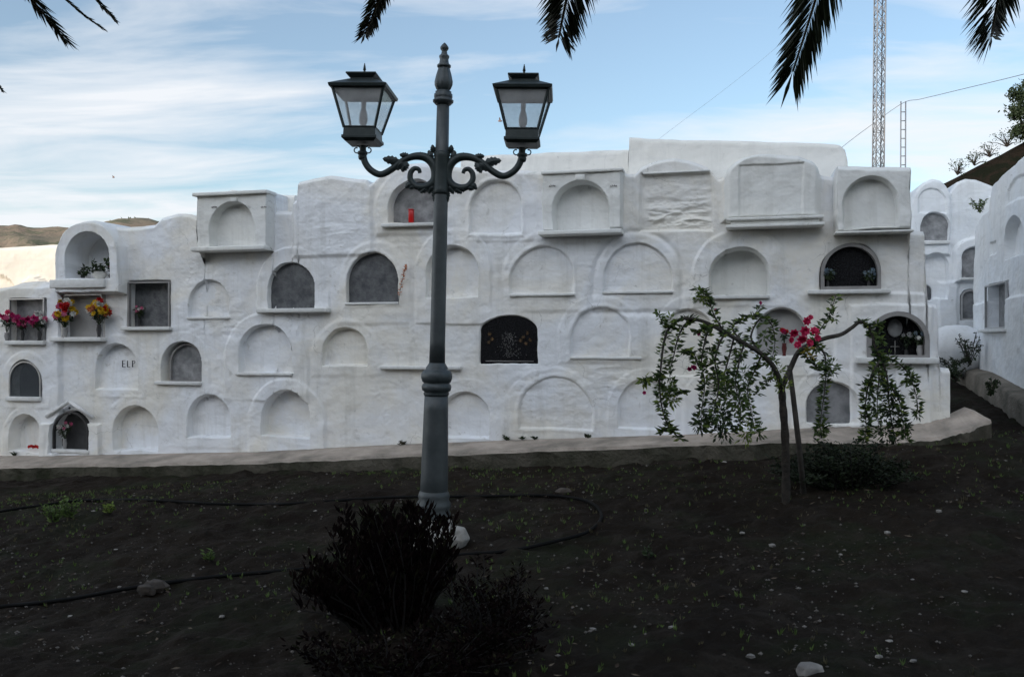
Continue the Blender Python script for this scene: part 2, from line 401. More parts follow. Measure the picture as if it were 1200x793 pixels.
def relief_wall(root, pl, top_px, base_px, feats, mat, du=.0095, nv=400, back=2.2, seed=1, lump=.006, body='plaster_body', top_round=.05, warp=.015, rear=True):
    tu, tv = pl.uv([p[0] for p in top_px], [p[1] for p in top_px])
    bu, bv = pl.uv([p[0] for p in base_px], [p[1] for p in base_px])
    nu = int((tu[-1]-tu[0])/du); u = np.linspace(tu[0], tu[-1], nu)
    top = np.interp(u, tu, tv)+.006*fbm(u*3, u*0, seed+3, 3)
    bot = np.interp(u, bu, bv)-.12
    T = np.linspace(0, 1, nv)[:, None]; 
    U = np.repeat(u[None], nv, 0); V = bot[None]*(1-T)+top[None]*T
    Uw = U+warp*fbm(U*2.2, V*2.2, seed+11, 5); Vw = V+warp*fbm(U*2.0+9, V*2.0, seed+17, 5); wear = np.clip(.62+.62*fbm(U*1.6+5, V*1.9, seed+29, 3), .05, 1.25)
    H = lump*1.6*fbm(U*1.3, V*1.3, seed+21, 3)+lump*fbm(U*5, V*6, seed+25, 4, .55)
    ids = np.zeros(U.shape, int)-1; niches = []
    for f in feats:
        k = f.get('k', 'arch')
        xm = (f['x0']+f['x1'])/2
        u0, _ = pl.uv(f['x0'], 400); u1, _ = pl.uv(f['x1'], 400)
        _, vb = pl.uv(xm, f['yb']); _, vt = pl.uv(xm, f['yt'])
        f['uv'] = (float(u0), float(u1), float(vb), float(vt))
        D = f.get('D', -.1); e = f.get('e', .009)
        if k == 'rough':
            m = sstep(.02, -.10, d_arch(U, V, u0, u1, vb, vt, 'rect'))
            n1 = fbm(U*f.get('sx', 3), V*f.get('sy', 9), seed+int(xm), 4, .55)
            am = .75 if D > .02 else .38
            H = H+m*D*am*(1-np.abs(n1)*2.0+.55*fbm(U*9, V*12, seed+int(xm)+5, 4))*(.55+.45*fbm(U*1.7, V*1.7, seed+int(xm)+9, 2))
            continue
        d = d_arch(Uw, Vw, u0, u1, vb, vt, k)
        if f.get('line'):                 # a scratched or raised outline
            H = H+D*np.exp(-(d/f['line'])**2)
        else:
            H = H+D*sstep(e, -e, d)*(wear*.7 if 0 < D <= .05 and k == 'arch' else 1)
        if f.get('lip'): H = H+f['lip']*np.exp(-((d-.028)/.02)**2)
        if f.get('tilt'): H = H+f['tilt']*sstep(e, -e, d)*(V-vb)/(vt-vb)
        if 'part' in f:
            i = len(niches); niches.append(f); ids[d < f.get('grow', .006)] = i
    H = H-top_round*(1-sstep(0, top_round*1.3, top[None]-V))**2
    X = pl.p0[0]+pl.t[0]*U+pl.n[0]*H; Yw = pl.p0[1]+pl.t[1]*U+pl.n[1]*H
    Pt = np.stack([X, Yw, V], -1)
    du_ = np.gradient(Pt, axis=1); dv_ = np.gradient(Pt, axis=0)
    N = np.cross(du_, dv_); N /= np.linalg.norm(N, axis=-1, keepdims=True)+1e-9
    idx = np.arange(U.size).reshape(U.shape)
    Q = np.stack([idx[:-1, :-1], idx[:-1, 1:], idx[1:, 1:], idx[1:, :-1]], -1).reshape(-1, 4)
    fid = ids[:-1, :-1].ravel()
    PV = Pt.reshape(-1, 3); NV = N.reshape(-1, 3)
    def sub(name, sel, m, parent):
        q = Q[sel]; used, inv = np.unique(q, return_inverse=True)
        me = bpy.data.meshes.new(name); from_np(me, PV[used], inv.reshape(-1, 4))
        o = link(name, me, m, parent)
        me.normals_split_custom_set_from_vertices(NV[used].tolist())
        return o
    o = sub(body, fid < 0, mat, root)
    # roof, rear and ends
    tp = Pt[-1]; bk = tp.copy(); bk[:, 0] -= pl.n[0]*back; bk[:, 1] -= pl.n[1]*back
    bb = bk.copy(); bb[:, 2] = Pt[0, :, 2]-.3
    if rear:
        nb = np.stack([tp, bk, bb], 0)
        r = grid_object('roof', nb[:, ::1], M['plaster_far'] if f else mat, None, root)
        for j, nm in ((0, 'end_wall'), (-1, 'end_wall')):
            col = Pt[:, j]; c2 = col.copy(); c2[:, 0] = bk[j, 0]; c2[:, 1] = bk[j, 1]
            grid_object(nm, np.stack([col, c2], 0), mat, None, root)
    out = []
    for i, f in enumerate(niches):
        sel = fid == i
        if sel.sum() < 4: out.append(None); continue
        ob = sub(f.get('name', 'niche'), sel, f.get('mat', mat), root)
        if f['part']: ob['label'] = f['part']
        f['obj'] = ob
    return o
def arch_poly(u0, u1, vb, vt, kind='arch', n=20, inset=0):
    u0 += inset; u1 -= inset; vb += inset; vt -= inset
    if kind == 'rect': return [(u0, vb), (u1, vb), (u1, vt), (u0, vt)]
    uc = (u0+u1)/2; r = (u1-u0)/2; h = vt-vb; ha = min(r*1.02, h*.8)
    if kind == 'seg': ha = min(r*.5, h*.5)
    pts = [(u0, vb), (u1, vb)]
    for i in range(n+1):
        w = math.pi*i/n; pts.append((uc+r*math.cos(w), vt-ha+ha*math.sin(w)))
    return pts
def prism(pl, poly, w0, w1, name, mat, parent, smooth=False):
    mb = MB(); n = len(poly)
    vs = [pl.W(u, v, w1) for u, v in poly]+[pl.W(u, v, w0) for u, v in poly]
    fs = [tuple(range(n)), tuple(range(2*n-1, n-1, -1))]+[(i, i+n, (i+1) % n+n, (i+1) % n) for i in range(n)]
    mb.add(vs, fs); return mb.build(name, mat, parent, smooth=smooth)
def ringmesh(pl, po, pi, w0, w1, name, mat, parent):
    mb = MB(); n = len(po)
    vs = [pl.W(u, v, w1) for u, v in po]+[pl.W(u, v, w1) for u, v in pi]+[pl.W(u, v, w0) for u, v in po]+[pl.W(u, v, w0) for u, v in pi]
    fs = []
    for i in range(n):
        j = (i+1) % n
        fs += [(i, j, j+n, i+n), (i, i+2*n, j+2*n, j), (i+n, j+n, j+3*n, i+3*n)]
    mb.add(vs, fs); return mb.build(name, mat, parent, smooth=False)
def slab(pl, f, mat, w, name='slab', inset=-.01, th=.03, label=None):
    o = prism(pl, arch_poly(*f['uv'], f.get('k', 'arch'), inset=inset), w-th, w, name, mat, f['obj'])
    if label: o['label'] = label
    return o
def frame(pl, f, mat, w, width=.025, name='frame', inset=0, th=.03):
    k = f.get('k', 'arch')
    return ringmesh(pl, arch_poly(*f['uv'], k, inset=inset), arch_poly(*f['uv'], k, inset=inset+width), w-th, w, name, mat, f['obj'])
def sill(pl, x0, x1, y0, y1, wf, parent, mat=None, name='sill', wb=-.03, bev=.008):
    mat = mat or M['white_paint']
    u0, _ = pl.uv(x0, 400); u1, _ = pl.uv(x1, 400); xm = (x0+x1)/2
    _, v0 = pl.uv(xm, y0, wf); _, v1 = pl.uv(xm, y1, wf)
    c = pl.W((u0+u1)/2, (v0+v1)/2, (wf+wb)/2)
    mb = MB(); mb.box(c, (abs(u1-u0), wf-wb, abs(v0-v1)), pl.M())
    return mb.build(name, mat, parent, bevel=min(bev, abs(v0-v1)*.3))

A14 = R(14); dn = 10*math.cos(A14)
def mainpt(x):
    a = (x-CX)/F; Y = dn/(math.cos(A14)+a*math.sin(A14)); return (a*Y, Y)
WL = Plane(mainpt(600), mainpt(1100))
top = [(-60, 338), (0, 338), (10, 336), (22, 331), (40, 329), (58, 332), (70, 337), (73.5, 337), (75, 292), (80, 276), (92, 264), (112, 259), (130, 262), (136, 265), (150, 266), (180, 263), (188, 255), (206, 250), (222, 251), (236, 256), (239.5, 257), (240.5, 226), (321.5, 226), (322.5, 247), (342.5, 247), (343.5, 235), (349.5, 234), (350.5, 213), (368, 209), (387, 206), (410, 208), (429, 210), (433, 216), (436, 214), (440, 209), (452, 197), (466, 192), (490, 190), (512, 192), (530, 194), (548, 197), (575, 199), (610, 199), (636, 199), (637.5, 200), (731.5, 200), (733, 203), (744, 204), (752, 195), (770, 188), (790, 184), (812, 188), (830, 195), (841, 207), (849, 207), (853, 196), (862, 186), (885, 182), (910, 183), (935, 185), (952, 191), (958.5, 199), (960, 205), (977, 207), (978.5, 198), (1063.5, 200), (1065, 270), (1083.5, 271), (1085, 355), (1098, 356), (1099.5, 430), (1111, 431)]
base = [(-60, 533), (0, 532), (300, 528), (430, 521), (600, 514), (800, 508), (1000, 497), (1111, 490)]
fe = []
def A(x0, x1, yb, yt, D=-.1, **k): f = dict(x0=x0, x1=x1, yb=yb, yt=yt, D=D, **k); fe.append(f); return f
# broad panels and rough plaster first
A(-60, 72, 600, 337, .05, k='rect', e=.03)
A(978, 1090, 600, 343, .04, k='rect', e=.02); A(996, 1130, 600, 356, .05, k='rect', e=.015)
A(1048, 1130, 600, 430, .03, k='rect', e=.02)
A(345, 436, 300, 190, .03, k='rect', e=.03)
A(752, 836, 270, 203, -.04, k='rect', e=.02); A(754, 838, 272, 201, .035, k='rough', sx=2.5, sy=8)
A(600, 700, 505, 440, .012, k='rough', sx=3, sy=7); A(640, 860, 360, 300, .008, k='rough')
A(430, 560, 470, 350, .012, k='rough', sx=2, sy=6); A(860, 1000, 440, 350, .006, k='rough')
A(210, 290, 400, 300, .012, k='rough', sx=4, sy=8); A(120, 220, 480, 440, .014, k='rough', sx=3, sy=7)
A(600, 760, 470, 420, .014, k='rough', sx=2.2, sy=8); A(345, 440, 300, 210, .008, k='rough', sx=1.5, sy=8)
A(240, 400, 530, 470, .008, k='rough'); A(620, 740, 360, 270, .007, k='rough'); A(380, 520, 300, 260, .012, k='rough', sx=2, sy=9)
# raised rings
A(74, 149, 345, 259, .16, e=.02)
A(302, 386, 366, 289, .05, e=.015); A(398, 480, 380, 283, .02, e=.03)
A(264, 362, 470, 366, .03, e=.02); A(292, 382, 540, 444, .035, e=.02)
A(210, 285, 392, 312, .02, e=.04); A(487, 576, 380, 268, .035, e=.018)
A(532, 630, 282, 197, .02, e=.02); A(440, 528, 275, 194, .03, e=.03)
A(590, 690, 365, 270, .02, e=.03); A(695, 800, 365, 272, -.02, e=.02, line=.03); A(812, 925, 360, 268, .04, e=.02)
A(180, 246, 460, 388, .02, e=.02); A(105, 172, 465, 393, .02, e=.02); A(206, 284, 525, 452, .02, e=.03)
A(120, 200, 540, 462, .02, e=.03); A(366, 446, 440, 374, .02, e=.03); A(655, 752, 425, 345, .012, e=.02)
A(500, 592, 540, 444, .02, e=.02); A(928, 1022, 520, 430, .03, e=.02); A(870, 962, 440, 345, .025, e=.02)
A(590, 706, 530, 430, .018, e=.02); A(712, 806, 530, 432, .018, e=.02); A(800, 880, 530, 432, .02, e=.02)
A(6, 62, 478, 412, .02, e=.02); A(6, 60, 540, 477, .02, e=.02); A(770, 850, 440, 346, .02, e=.02)
# hood over the small black niche
A(53, 119, 540, 496, .05, k='rect', e=.01)
# boxes
b3 = A(240, 321, 292, 226, .17, k='rect', e=.008, part='', name='box_front', mat=M['plaster_box'])
b9 = A(638, 731, 270, 200, .12, k='rect', e=.008, part='', name='box_front', mat=M['plaster_box'])
b11 = A(850, 960, 256, 180, .13, k='seg', e=.03, part='', name='box_front', mat=M['plaster_box'])
b12 = A(978, 1064, 271, 196, .20, k='rect', e=.008, part='', name='box_front', mat=M['plaster_box'])
A(866, 940, 260, 195, -.02, k='rect', e=.008)
# niches
n1 = A(88, 137, 327, 273, -.42, part='deep open niche with a rounded hood, potted plants inside')
n3 = A(256, 306, 289, 240, -.14, part='', mat=M['plaster_box'])
n4 = A(316, 368, 361, 309, -.15, part='niche closed by a dark slate slab')
n5 = A(407, 466, 355, 297, -.13, part='niche closed by a dark slate slab', lip=.008)
n6 = A(456, 514, 261, 212, -.26, part='')
n7 = A(551, 611, 273, 213, -.05, part='', lip=.008)
n8 = A(500, 560, 348, 288, -.12, part='')
n9 = A(651, 715, 270, 214, -.18, part='', mat=M['plaster_box'])
n12 = A(987, 1048, 270, 212, -.12, part='', mat=M['plaster_box'])
n13 = A(600, 672, 345, 288, -.035, part='', lip=.006); n14 = A(707, 787, 342, 286, -.04, part='')
n15 = A(833, 900, 347, 290, -.24, part='', mat=M['plaster_box'])
n16 = A(962, 1031, 339, 286, -.2, part='niche of black glass in a grey frame', name='niche')
n17 = A(222, 268, 372, 328, -.06, part='niche with peeling plaster')
n18 = A(150, 199, 384, 330, -.24, k='rect', part='square niche with a dark slab')
n19 = A(75, 122, 396, 345, -.24, k='rect', part='square niche behind flowers')
n20 = A(15, 56, 400, 350, -.24, k='rect', part='square niche behind flowers')
n21 = A(378, 430, 428, 385, -.09, part=''); n22 = A(281, 343, 438, 380, -.11, part='')
n23 = A(190, 236, 448, 400, -.16, part='niche with a glazed grey slab')
n24 = A(112, 161, 455, 404, -.05, part='niche with black letters', tilt=-.08)
n25 = A(14, 51, 468, 423, -.2, part='glazed dark niche')
n26 = A(564, 630, 426, 371, -.05, k='seg', part='niche closed by a black floral slab')
n27 = A(671, 738, 418, 360, -.03, part='', lip=.008)
n28 = A(778, 836, 440, 362, -.06, part='')
n29 = A(888, 946, 418, 362, -.16, part='', mat=M['plaster_box'])
n30 = A(1015, 1086, 420, 366, -.24, part='black niche with an oval plate')
n31 = A(945, 1005, 495, 447, -.09, part='niche closed by a grey marble slab')
n32 = A(725, 790, 503, 445, -.04, part=''); n33 = A(516, 573, 513, 460, -.07, part='')
n34 = A(308, 364, 511, 458, -.15, part=''); n35 = A(220, 270, 512, 463, -.1, part='')
n36 = A(134, 185, 527, 475, -.15, part=''); n37 = A(65, 106, 529, 482, -.22, part='black niche under a gabled hood')
n38 = A(15, 52, 528, 485, -.18, part='')
n39 = A(610, 695, 503, 441, -.02, part='', lip=.006); n40 = A(824, 872, 500, 446, -.06, part='')
wall = empty('burial_wall', WL.W(-3, .2, 0))
tag(wall, 'long whitewashed wall of stacked arched burial niches behind the street lamp', 'burial wall')
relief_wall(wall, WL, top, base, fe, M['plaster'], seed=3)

# niche fittings
def at_w(f): return sum(g['D'] for g in [])      # placeholder
slab(WL, n4, M['slate'], -.03); slab(WL, n5, M['slate'], -.045)
slab(WL, n6, M['slab_grey'], -.13, inset=-.02)
slab(WL, n16, M['black'], -.02); frame(WL, n16, M['frame'], .055, .035, inset=-.004, th=.08)
slab(WL, n17, M['plaster_far'], -.055, name='plaster_patch')
slab(WL, n18, M['slate'], -.14); frame(WL, n18, M['frame'], .012, .02, th=.05)
slab(WL, n19, M['slab_pale'], -.10); frame(WL, n19, M['alu'], .052, .015, th=.03)
slab(WL, n20, M['slab_mid'], -.06); frame(WL, n20, M['alu'], .072, .015, th=.03)
fcopy = dict(n23); u0, u1, vb, vt = n23['uv']; n23s = dict(n23); n23s['uv'] = (u0+.07, u1-.005, vb+.01, vt-.03)
slab(WL, n23s, M['slab_mid'], -.10); frame(WL, n23s, M['frame'], -.06, .018, th=.04)
mbp = prism(WL, [(u0+.09, vb+.03), (u1-.03, vb+.03), (u1-.03, vb+.24), (u0+.09, vb+.24)], -.10, -.088, 'plaque', M['slab_grey'], n23['obj'])
slab(WL, n25, M['inside'], -.12); frame(WL, n25, M['alu'], .055, .018, th=.03); slab(WL, n25, M['pane'], .035, 'glass_pane', .015, .006)
slab(WL, n26, M['black'], -.012)
slab(WL, n29, M['slab_pale'], -.12, inset=-.02)
slab(WL, n30, M['black'], -.08); frame(WL, n30, M['frame'], .115, .045, inset=-.006, th=.11)
slab(WL, n31, M['slab_mid'], -.02)
slab(WL, n37, M['inside'], -.12); frame(WL, n37, M['vase_dark'], .052, .02, th=.04)
# sills, cornices
for f, x0, x1, y0, y1, w in ((n1, 71, 134, 327, 337, .2), (n3, 236, 321, 288, 293, .24), (n4, 306, 388, 361, 366, .12), (n6, 450, 520, 261, 265, .10),
                             (n9, 635, 731, 269, 274, .22), (n15, 812, 902, 346, 350, .06), (n16, 946, 1042, 339, 344, .12), (n18, 145, 202, 383, 387, .07),
                             (n19, 66, 126, 395, 400, .13), (n20, 13, 58, 399, 404, .12), (n22, 278, 344, 437, 440, .05), (n23, 184, 237, 447, 451, .06),
                             (n25, 12, 52, 465, 470, .09), (n30, 1002, 1096, 419, 426, .19), (n13, 598, 674, 344, 347, .04), (n14, 706, 789, 341, 344, .02),
                             (n5, 405, 468, 354, 357, .03), (n37, 64, 108, 527, 531, .07), (n27, 668, 752, 418, 421, .03), (n17, 220, 270, 371, 374, .03)):
    sill(WL, x0, x1, y0, y1, w, f['obj'], M['plaster_box'] if f in (n3, n9) else None)
sill(WL, 237, 323, 223.5, 227.5, .22, b3['obj'], M['plaster_box'], 'cornice')
sill(WL, 637, 732, 198.5, 202, .155, b9['obj'], M['plaster_box'], 'cornice')
sill(WL, 851, 963, 253.5, 257, .21, b11['obj'], M['plaster_box'], 'cornice', wb=.0)
sill(WL, 856, 958, 257, 262, .17, b11['obj'], M['plaster_box'], 'cornice', wb=.0)
sill(WL, 851, 964, 261.8, 265.5, .21, b11['obj'], M['plaster_box'], 'cornice', wb=.0)
sill(WL, 976, 1066, 270, 272.5, .23, b12['obj'], M['plaster_box'], 'cornice')
sill(WL, 447, 541, 429, 433, .07, wall, M['white_paint'], 'ledge_strip')
sill(WL, 754, 832, 200.5, 202.5, .03, wall, M['white_paint'], 'ledge_strip')
sill(WL, 677, 688, 204, 211, .16, b9['obj'], M['plaster_box'], 'keystone', wb=.1)
sill(WL, 279, 287, 231, 236, .19, b3['obj'], M['plaster_box'], 'keystone', wb=.15)
for bx, xs_, yy, w in ((b9, (647, 719), 217, .128), (b3, (251, 309), 242, .178)):     # small relief rosettes
    for x in xs_:
        u, v = WL.uv(x, yy, w); mb = MB()
        for a in (-.03, -.012, .012, .03): mb.box(WL.W(u+a, v-abs(a)*.3, w), (.009, .02, .014), WL.M() @ Matrix.Rotation(a*18, 3, 'Y'))
        mb.build('rosette', M['frame'], bx['obj'], bevel=.002)
# gabled hood over the black niche
u0, u1, vb, vt = n37['uv']; um = (u0+u1)/2; mb = MB()
for sg in (-1, 1):
    a = WL.W(um+sg*.005, vt+.14, .06); b = WL.W(um+sg*.37, vt-.07, .06)
    mb.tube([a, b], .028, 8)
mb.build('gable_moulding', M['white_paint'], n37['obj'])
mb = MB(); mb.ball(WL.W(um, vt+.05, .06), .017, (1, .5, 1)); mb.build('rosette', M['ink'], n37['obj'])
# lettering ELP, brush strokes on the niche back
def strokes(pl, segs, ox, oy, sc, w, parent, r=.0075):
    mb = MB()
    for s in segs: mb.tube([pl.W(ox+a*sc, oy+b*sc, w+.001) for a, b in s], r, 6, flat=.5)
    mb.build('lettering', M['ink'], parent)
E = [[(0, 0), (0, 1)], [(0, 1), (.5, 1)], [(0, .5), (.4, .5)], [(0, 0), (.5, 0)]]
L = [[(.9, 1), (.9, 0)], [(.9, 0), (1.35, 0)]]
Pp = [[(1.8, 0), (1.8, 1)], [(1.8, 1), (2.15, .95), (2.25, .78), (2.12, .58), (1.8, .5)]]
u, v = WL.uv(141, 430); strokes(WL, E+L+Pp, float(u), float(v), .085, -.045, n24['obj'])
# oval plate, crucifix in niche 30
u0, u1, vb, vt = n30['uv']; um = (u0+u1)/2
mb = MB(); c = WL.W(um-.0, vb+(vt-vb)*.66, -.07); Mx = WL.M()
vs = []; n = 28
for w_, r_ in ((0, 1.0), (.016, .93)):
    for k in range(n):
        t = 2*math.pi*k/n; vs.append(c+Mx @ Vector((.075*r_*math.cos(t), w_, .095*r_*math.sin(t))))
mb.add(vs, [tuple(range(n, 2*n))]+[(k, (k+1) % n, (k+1) % n+n, k+n) for k in range(n)]); mb.build('oval_plate', M['portrait'], n30['obj'])
mb = MB(); c = WL.W(um, vb+.09, -.065); mb.box(c, (.008, .012, .19), Mx); mb.box(c+Vector((0, 0, .035)), (.09, .011, .008), Mx)
mb.build('cross', M['frame'], n30['obj'])
# floral relief of slab 26
u0, u1, vb, vt = n26['uv']; mb = MB(); rg = random.Random(3)
for uu, vv in [(u0+.10, vt-.20), (u0+.13, vt-.26), (u0+.09, vt-.30), (u1-.12, vt-.19), (u1-.17, vt-.24), (u1-.09, vt-.27), (u1-.2, vt-.28), (u1-.14, vt-.31)]:
    for k in range(6):
        t = k*math.pi/3; mb.leaf(WL.W(uu, vv, -.008), Mx @ Vector((math.cos(t), .25, math.sin(t))), .028, .016, rg=rg)
mb.build('gilded_blossoms', M['gold'], n26['obj'], smooth=False)
mb = MB()
for i in range(170):
    t = rg.random(); uu = (u0+u1)/2+rg.gauss(0, .055)*(1.6-t); vv = vb+.07+t*.30
    a = rg.uniform(0, 6.28); mb.tube([WL.W(uu, vv, -.011), WL.W(uu+.012*math.cos(a), vv+.012*math.sin(a), -.009)], .0016, 4)
for i in range(14):
    y_ = vb+.05+i*.006
    mb.tube([WL.W(u0+.05, vb+.03+.004*math.sin(i), -.010), WL.W(u1-.05, vb+.03+.004*math.sin(i), -.010)], .001, 4)
mb.build('engraving', M['frame'], n26['obj'])

# ------------------------------------------------------------------ higher rear blocks
def rear_block(name, label, x0, x1, tp, w, back, mat, cat='wall', seed=5):
    pl = Plane(WL.W(-3, 0, -w)[:2], WL.W(3, 0, -w)[:2])
    r = empty(name, pl.W(float(pl.uv((x0+x1)/2, 300)[0]), .6, 0)); tag(r, label, cat)
    relief_wall(r, pl, tp, [(x0, 330), (x1, 330)], [dict(k='rough', x0=x0+10, x1=x1-10, yb=200, yt=165, D=.008, sx=1, sy=6)], mat, du=.02, nv=80, back=back, seed=seed, top_round=.04, lump=.008)
    return r
rear_block('rear_wall', 'lower skylit white wall block rising behind the niches right of the lamp', 545, 737, [(540, 184), (560, 182), (600, 180), (680, 177), (736, 175)], .55, 2.0, M['plaster_skylit'])
rear_block('rear_wall', 'tall skylit white wall block with a rounded right corner behind the upper niches', 736, 995, [(735.5, 205), (737, 161), (800, 163), (880, 165), (960, 167), (985, 170), (992, 176), (994, 190), (995.5, 215)], .45, 2.0, M['plaster_skylit'], seed=8)
rear_block('rear_wall', 'small skylit white vaulted wall top behind the cornice of the left box', 150, 346, [(130, 268), (150, 266), (180, 264), (200, 254), (238, 252), (242, 240), (270, 222), (300, 224), (322, 228), (345, 228)], .35, 1.6, M['plaster_skylit'], seed=9)

# ------------------------------------------------------------------ ledge along the wall foot
sec = [  # back x,y   front x,y (w)   foot y
    (-60, 533, -60, 547, 566, .6), (0, 532, 0, 546, 563, .6), (150, 531, 150, 544, 562, .6), (300, 528, 300, 541, 560, .6), (430, 521, 430, 535, 556, .6), (600, 514, 600, 528, 548, .6),
    (800, 508, 800, 520, 543, .6), (930, 501, 930, 516, 536, .62), (1020, 495, 1040, 517, 532, .62), (1085, 491, 1095, 513, 526, .6), (1115, 484, 1135, 503, 514, .52), (1132, 476, 1161, 492, 502, .40)]
def lerp_sec(n):
    out = []
    for i in range(len(sec)-1):
        for k in range(n):
            t = k/n; out.append([a*(1-t)+b*t for a, b in zip(sec[i], sec[i+1])])
    out.append(list(sec[-1])); return out
LS = lerp_sec(14); rows = []
rg = random.Random(5)
fz = []
for i, (bx, by, fx, fy, gy, w) in enumerate(LS):
    jn = 1 if bx < 1060 else .25
    wj = w+.03*math.sin(i*.5)+rg.uniform(-.012, .012)*jn
    ub, vb = WL.uv(bx, by); uf, vf = WL.uv(fx, fy, w); _, vg = WL.uv(fx, gy, w)
    j1 = rg.uniform(-.006, .006)
    rows.append([WL.W(ub, vb-.01, -.06), WL.W(ub*.66+uf*.34, vb*.66+vf*.34+.006+j1, wj*.34), WL.W(ub*.3+uf*.7, vb*.3+vf*.7+j1, wj*.7), WL.W(uf, vf+.004, wj-.03),
                 WL.W(uf, vf-.022-rg.random()*.012, wj+rg.uniform(-.02, .006)*jn), WL.W(uf, (vf+vg)/2, wj+rg.uniform(-.02, .012)*jn), WL.W(uf, vg-.25, wj+.01)])
r_end = [p.copy() for p in rows[-1]]
a = np.array([[list(p) for p in r] for r in rows]).transpose(1, 0, 2)
led = grid_object('stone_ledge', a[:, :, :], M['concrete'])
mb = MB(); mb.add(r_end+[r_end[0]+Vector((0, 0, -.5))], [tuple(range(8))])
tag(led, 'worn beige concrete ledge along the foot of the niche wall', 'ledge')
me = led.data
b2 = bmesh.new(); b2.from_mesh(me); vs = [b2.verts.new(p) for p in [tuple(q) for q in r_end]+[tuple(r_end[0]+Vector((0, 0, -.6)))]]
b2.faces.new(vs); b2.to_mesh(me); b2.free()
me.polygons.foreach_set('use_smooth', [False]*len(me.polygons))
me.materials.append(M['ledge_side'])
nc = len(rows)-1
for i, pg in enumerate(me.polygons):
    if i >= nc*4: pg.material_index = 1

# ------------------------------------------------------------------ far left sunlit wall
PLF = Plane(P(-260, 400, 16.5)[:2], P(230, 400, 15.5)[:2])
r = empty('cemetery_wall', PLF.W(4, .3, 0)); tag(r, 'sunlit cream wall in the distance at the far left, above the flowers', 'wall')
relief_wall(r, PLF, [(-250, 290), (0, 290), (40, 288), (75, 286), (140, 284), (230, 284)], [(-250, 480), (230, 480)],
            [dict(k='arch', x0=-40, x1=20, yb=360, yt=322, D=-.1), dict(k='arch', x0=22, x1=62, yb=370, yt=325, D=.08), dict(k='rough', x0=-20, x1=90, yb=340, yt=292, D=.02)], plaster('sunlit_limewash', (.80, .76, .68), (.74, .70, .62), .2, .12), du=.03, nv=80, back=1.5, seed=12)

# ------------------------------------------------------------------ right-hand blocks
PLB = Plane(P(1050, 400, 14.6)[:2], P(1180, 400, 14.2)[:2])
rb = empty('vaulted_burial_block', PLB.W(.6, 1.0, 0)); tag(rb, 'white burial block with two vaulted tops seen past the right end of the wall', 'burial wall')
fb = []
def B(x0, x1, yb, yt, D, **k): f = dict(x0=x0, x1=x1, yb=yb, yt=yt, D=D, **k); fb.append(f); return f
B(1067, 1113, 300, 209, .06, e=.03); B(1116, 1166, 300, 209, .02, e=.03)
B(1118, 1170, 330, 278, .08, e=.03); B(1160, 1200, 600, 230, .1, k='rect', e=.02)
B(1075, 1107, 250, 222, -.03); b1 = B(1078, 1111, 282, 250, -.14, part='grey closed niche'); B(1083, 1110, 350, 297, -.08, part='')
bq = B(1126, 1157, 325, 290, -.12, part='grey closed niche'); bg = B(1126, 1148, 375, 339, -.1, part='glazed niche'); bd = B(1079, 1092, 352, 335, -.2, part='')
B(1100, 1122, 420, 330, .04, k='rect', e=.03)
relief_wall(rb, PLB, [(1040, 330), (1062, 250), (1068, 238), (1073, 224), (1082, 214), (1092, 210), (1102, 212), (1109, 219), (1112.5, 226), (1115, 222), (1122, 213), (1132, 209), (1144, 210), (1158, 215), (1170, 220), (1185, 225), (1215, 228)],
            [(1040, 428), (1215, 428)], fb, M['plaster_far'], du=.012, nv=260, back=3.2, seed=22)
slab(PLB, b1, M['slab_grey'], -.03); slab(PLB, bq, M['slab_grey'], -.0); slab(PLB, bg, M['slab_mid'], -.06); frame(PLB, bg, M['slab_pale'], -.01, .03); slab(PLB, bd, M['slate'], -.1)
sill(PLB, 1078, 1112, 282, 286, .1, b1['obj']); sill(PLB, 1124, 1158, 325, 328, .1, bq['obj'])
PLC = Plane(P(1141, 400, 13.6)[:2], P(1262, 400, 8.8)[:2])
rc = empty('gabled_burial_block', PLC.W(2, .8, 0)); tag(rc, 'white burial block with a sloping gable at the right edge of the picture', 'burial wall')
fb = []
B(1144, 1280, 600, 344, .05, k='rect', e=.02)
c1 = B(1158, 1183, 385, 332, -.26, k='rect', part='square niche with a grey slab'); c2 = B(1176, 1199, 300, 254, -.14, part='')
c3 = B(1160, 1168, 297, 283, -.03, k='rect', part=''); B(1205, 1240, 380, 320, -.14, part=''); B(1206, 1245, 290, 230, -.14, part='')
B(1180, 1210, 232, 206, -.03, e=.02)
relief_wall(rc, PLC, [(1141, 300), (1143, 265), (1150, 250), (1158, 244), (1162, 216), (1170, 207), (1185, 194), (1200, 179), (1225, 150), (1262, 120)],
            [(1141, 421), (1170, 436), (1200, 452), (1262, 490)], fb, M['plaster_far'], du=.014, nv=260, back=3.5, seed=33)
slab(PLC, c1, M['slab_mid'], -.14); frame(PLC, c1, M['alu'], .05, .02); sill(PLC, 1156, 1185, 385, 389, .12, c1['obj'])
mb = MB(); ps = [PLC.W(*[float(q) for q in PLC.uv(x, y+1)], .07) for x, y in ((1170, 207), (1185, 194), (1200, 179), (1225, 150))]

# kerb under it
rows = []
for i, x in enumerate(np.linspace(1132, 1262, 30)):
    y = np.interp(x, [1132, 1170, 1200, 1262], [424, 437, 452, 490]); u, v = PLC.uv(x, y)
    rows.append([PLC.W(u, v, -.02), PLC.W(u, v-.03, .22), PLC.W(u, v-.06, .25), PLC.W(u, v-.4, .25)])
a = np.array([[list(p) for p in r] for r in rows]).transpose(1, 0, 2)
k = grid_object('stone_kerb', a, M['kerb_old']); tag(k, 'beige concrete kerb under the gabled block by the dark path', 'kerb')
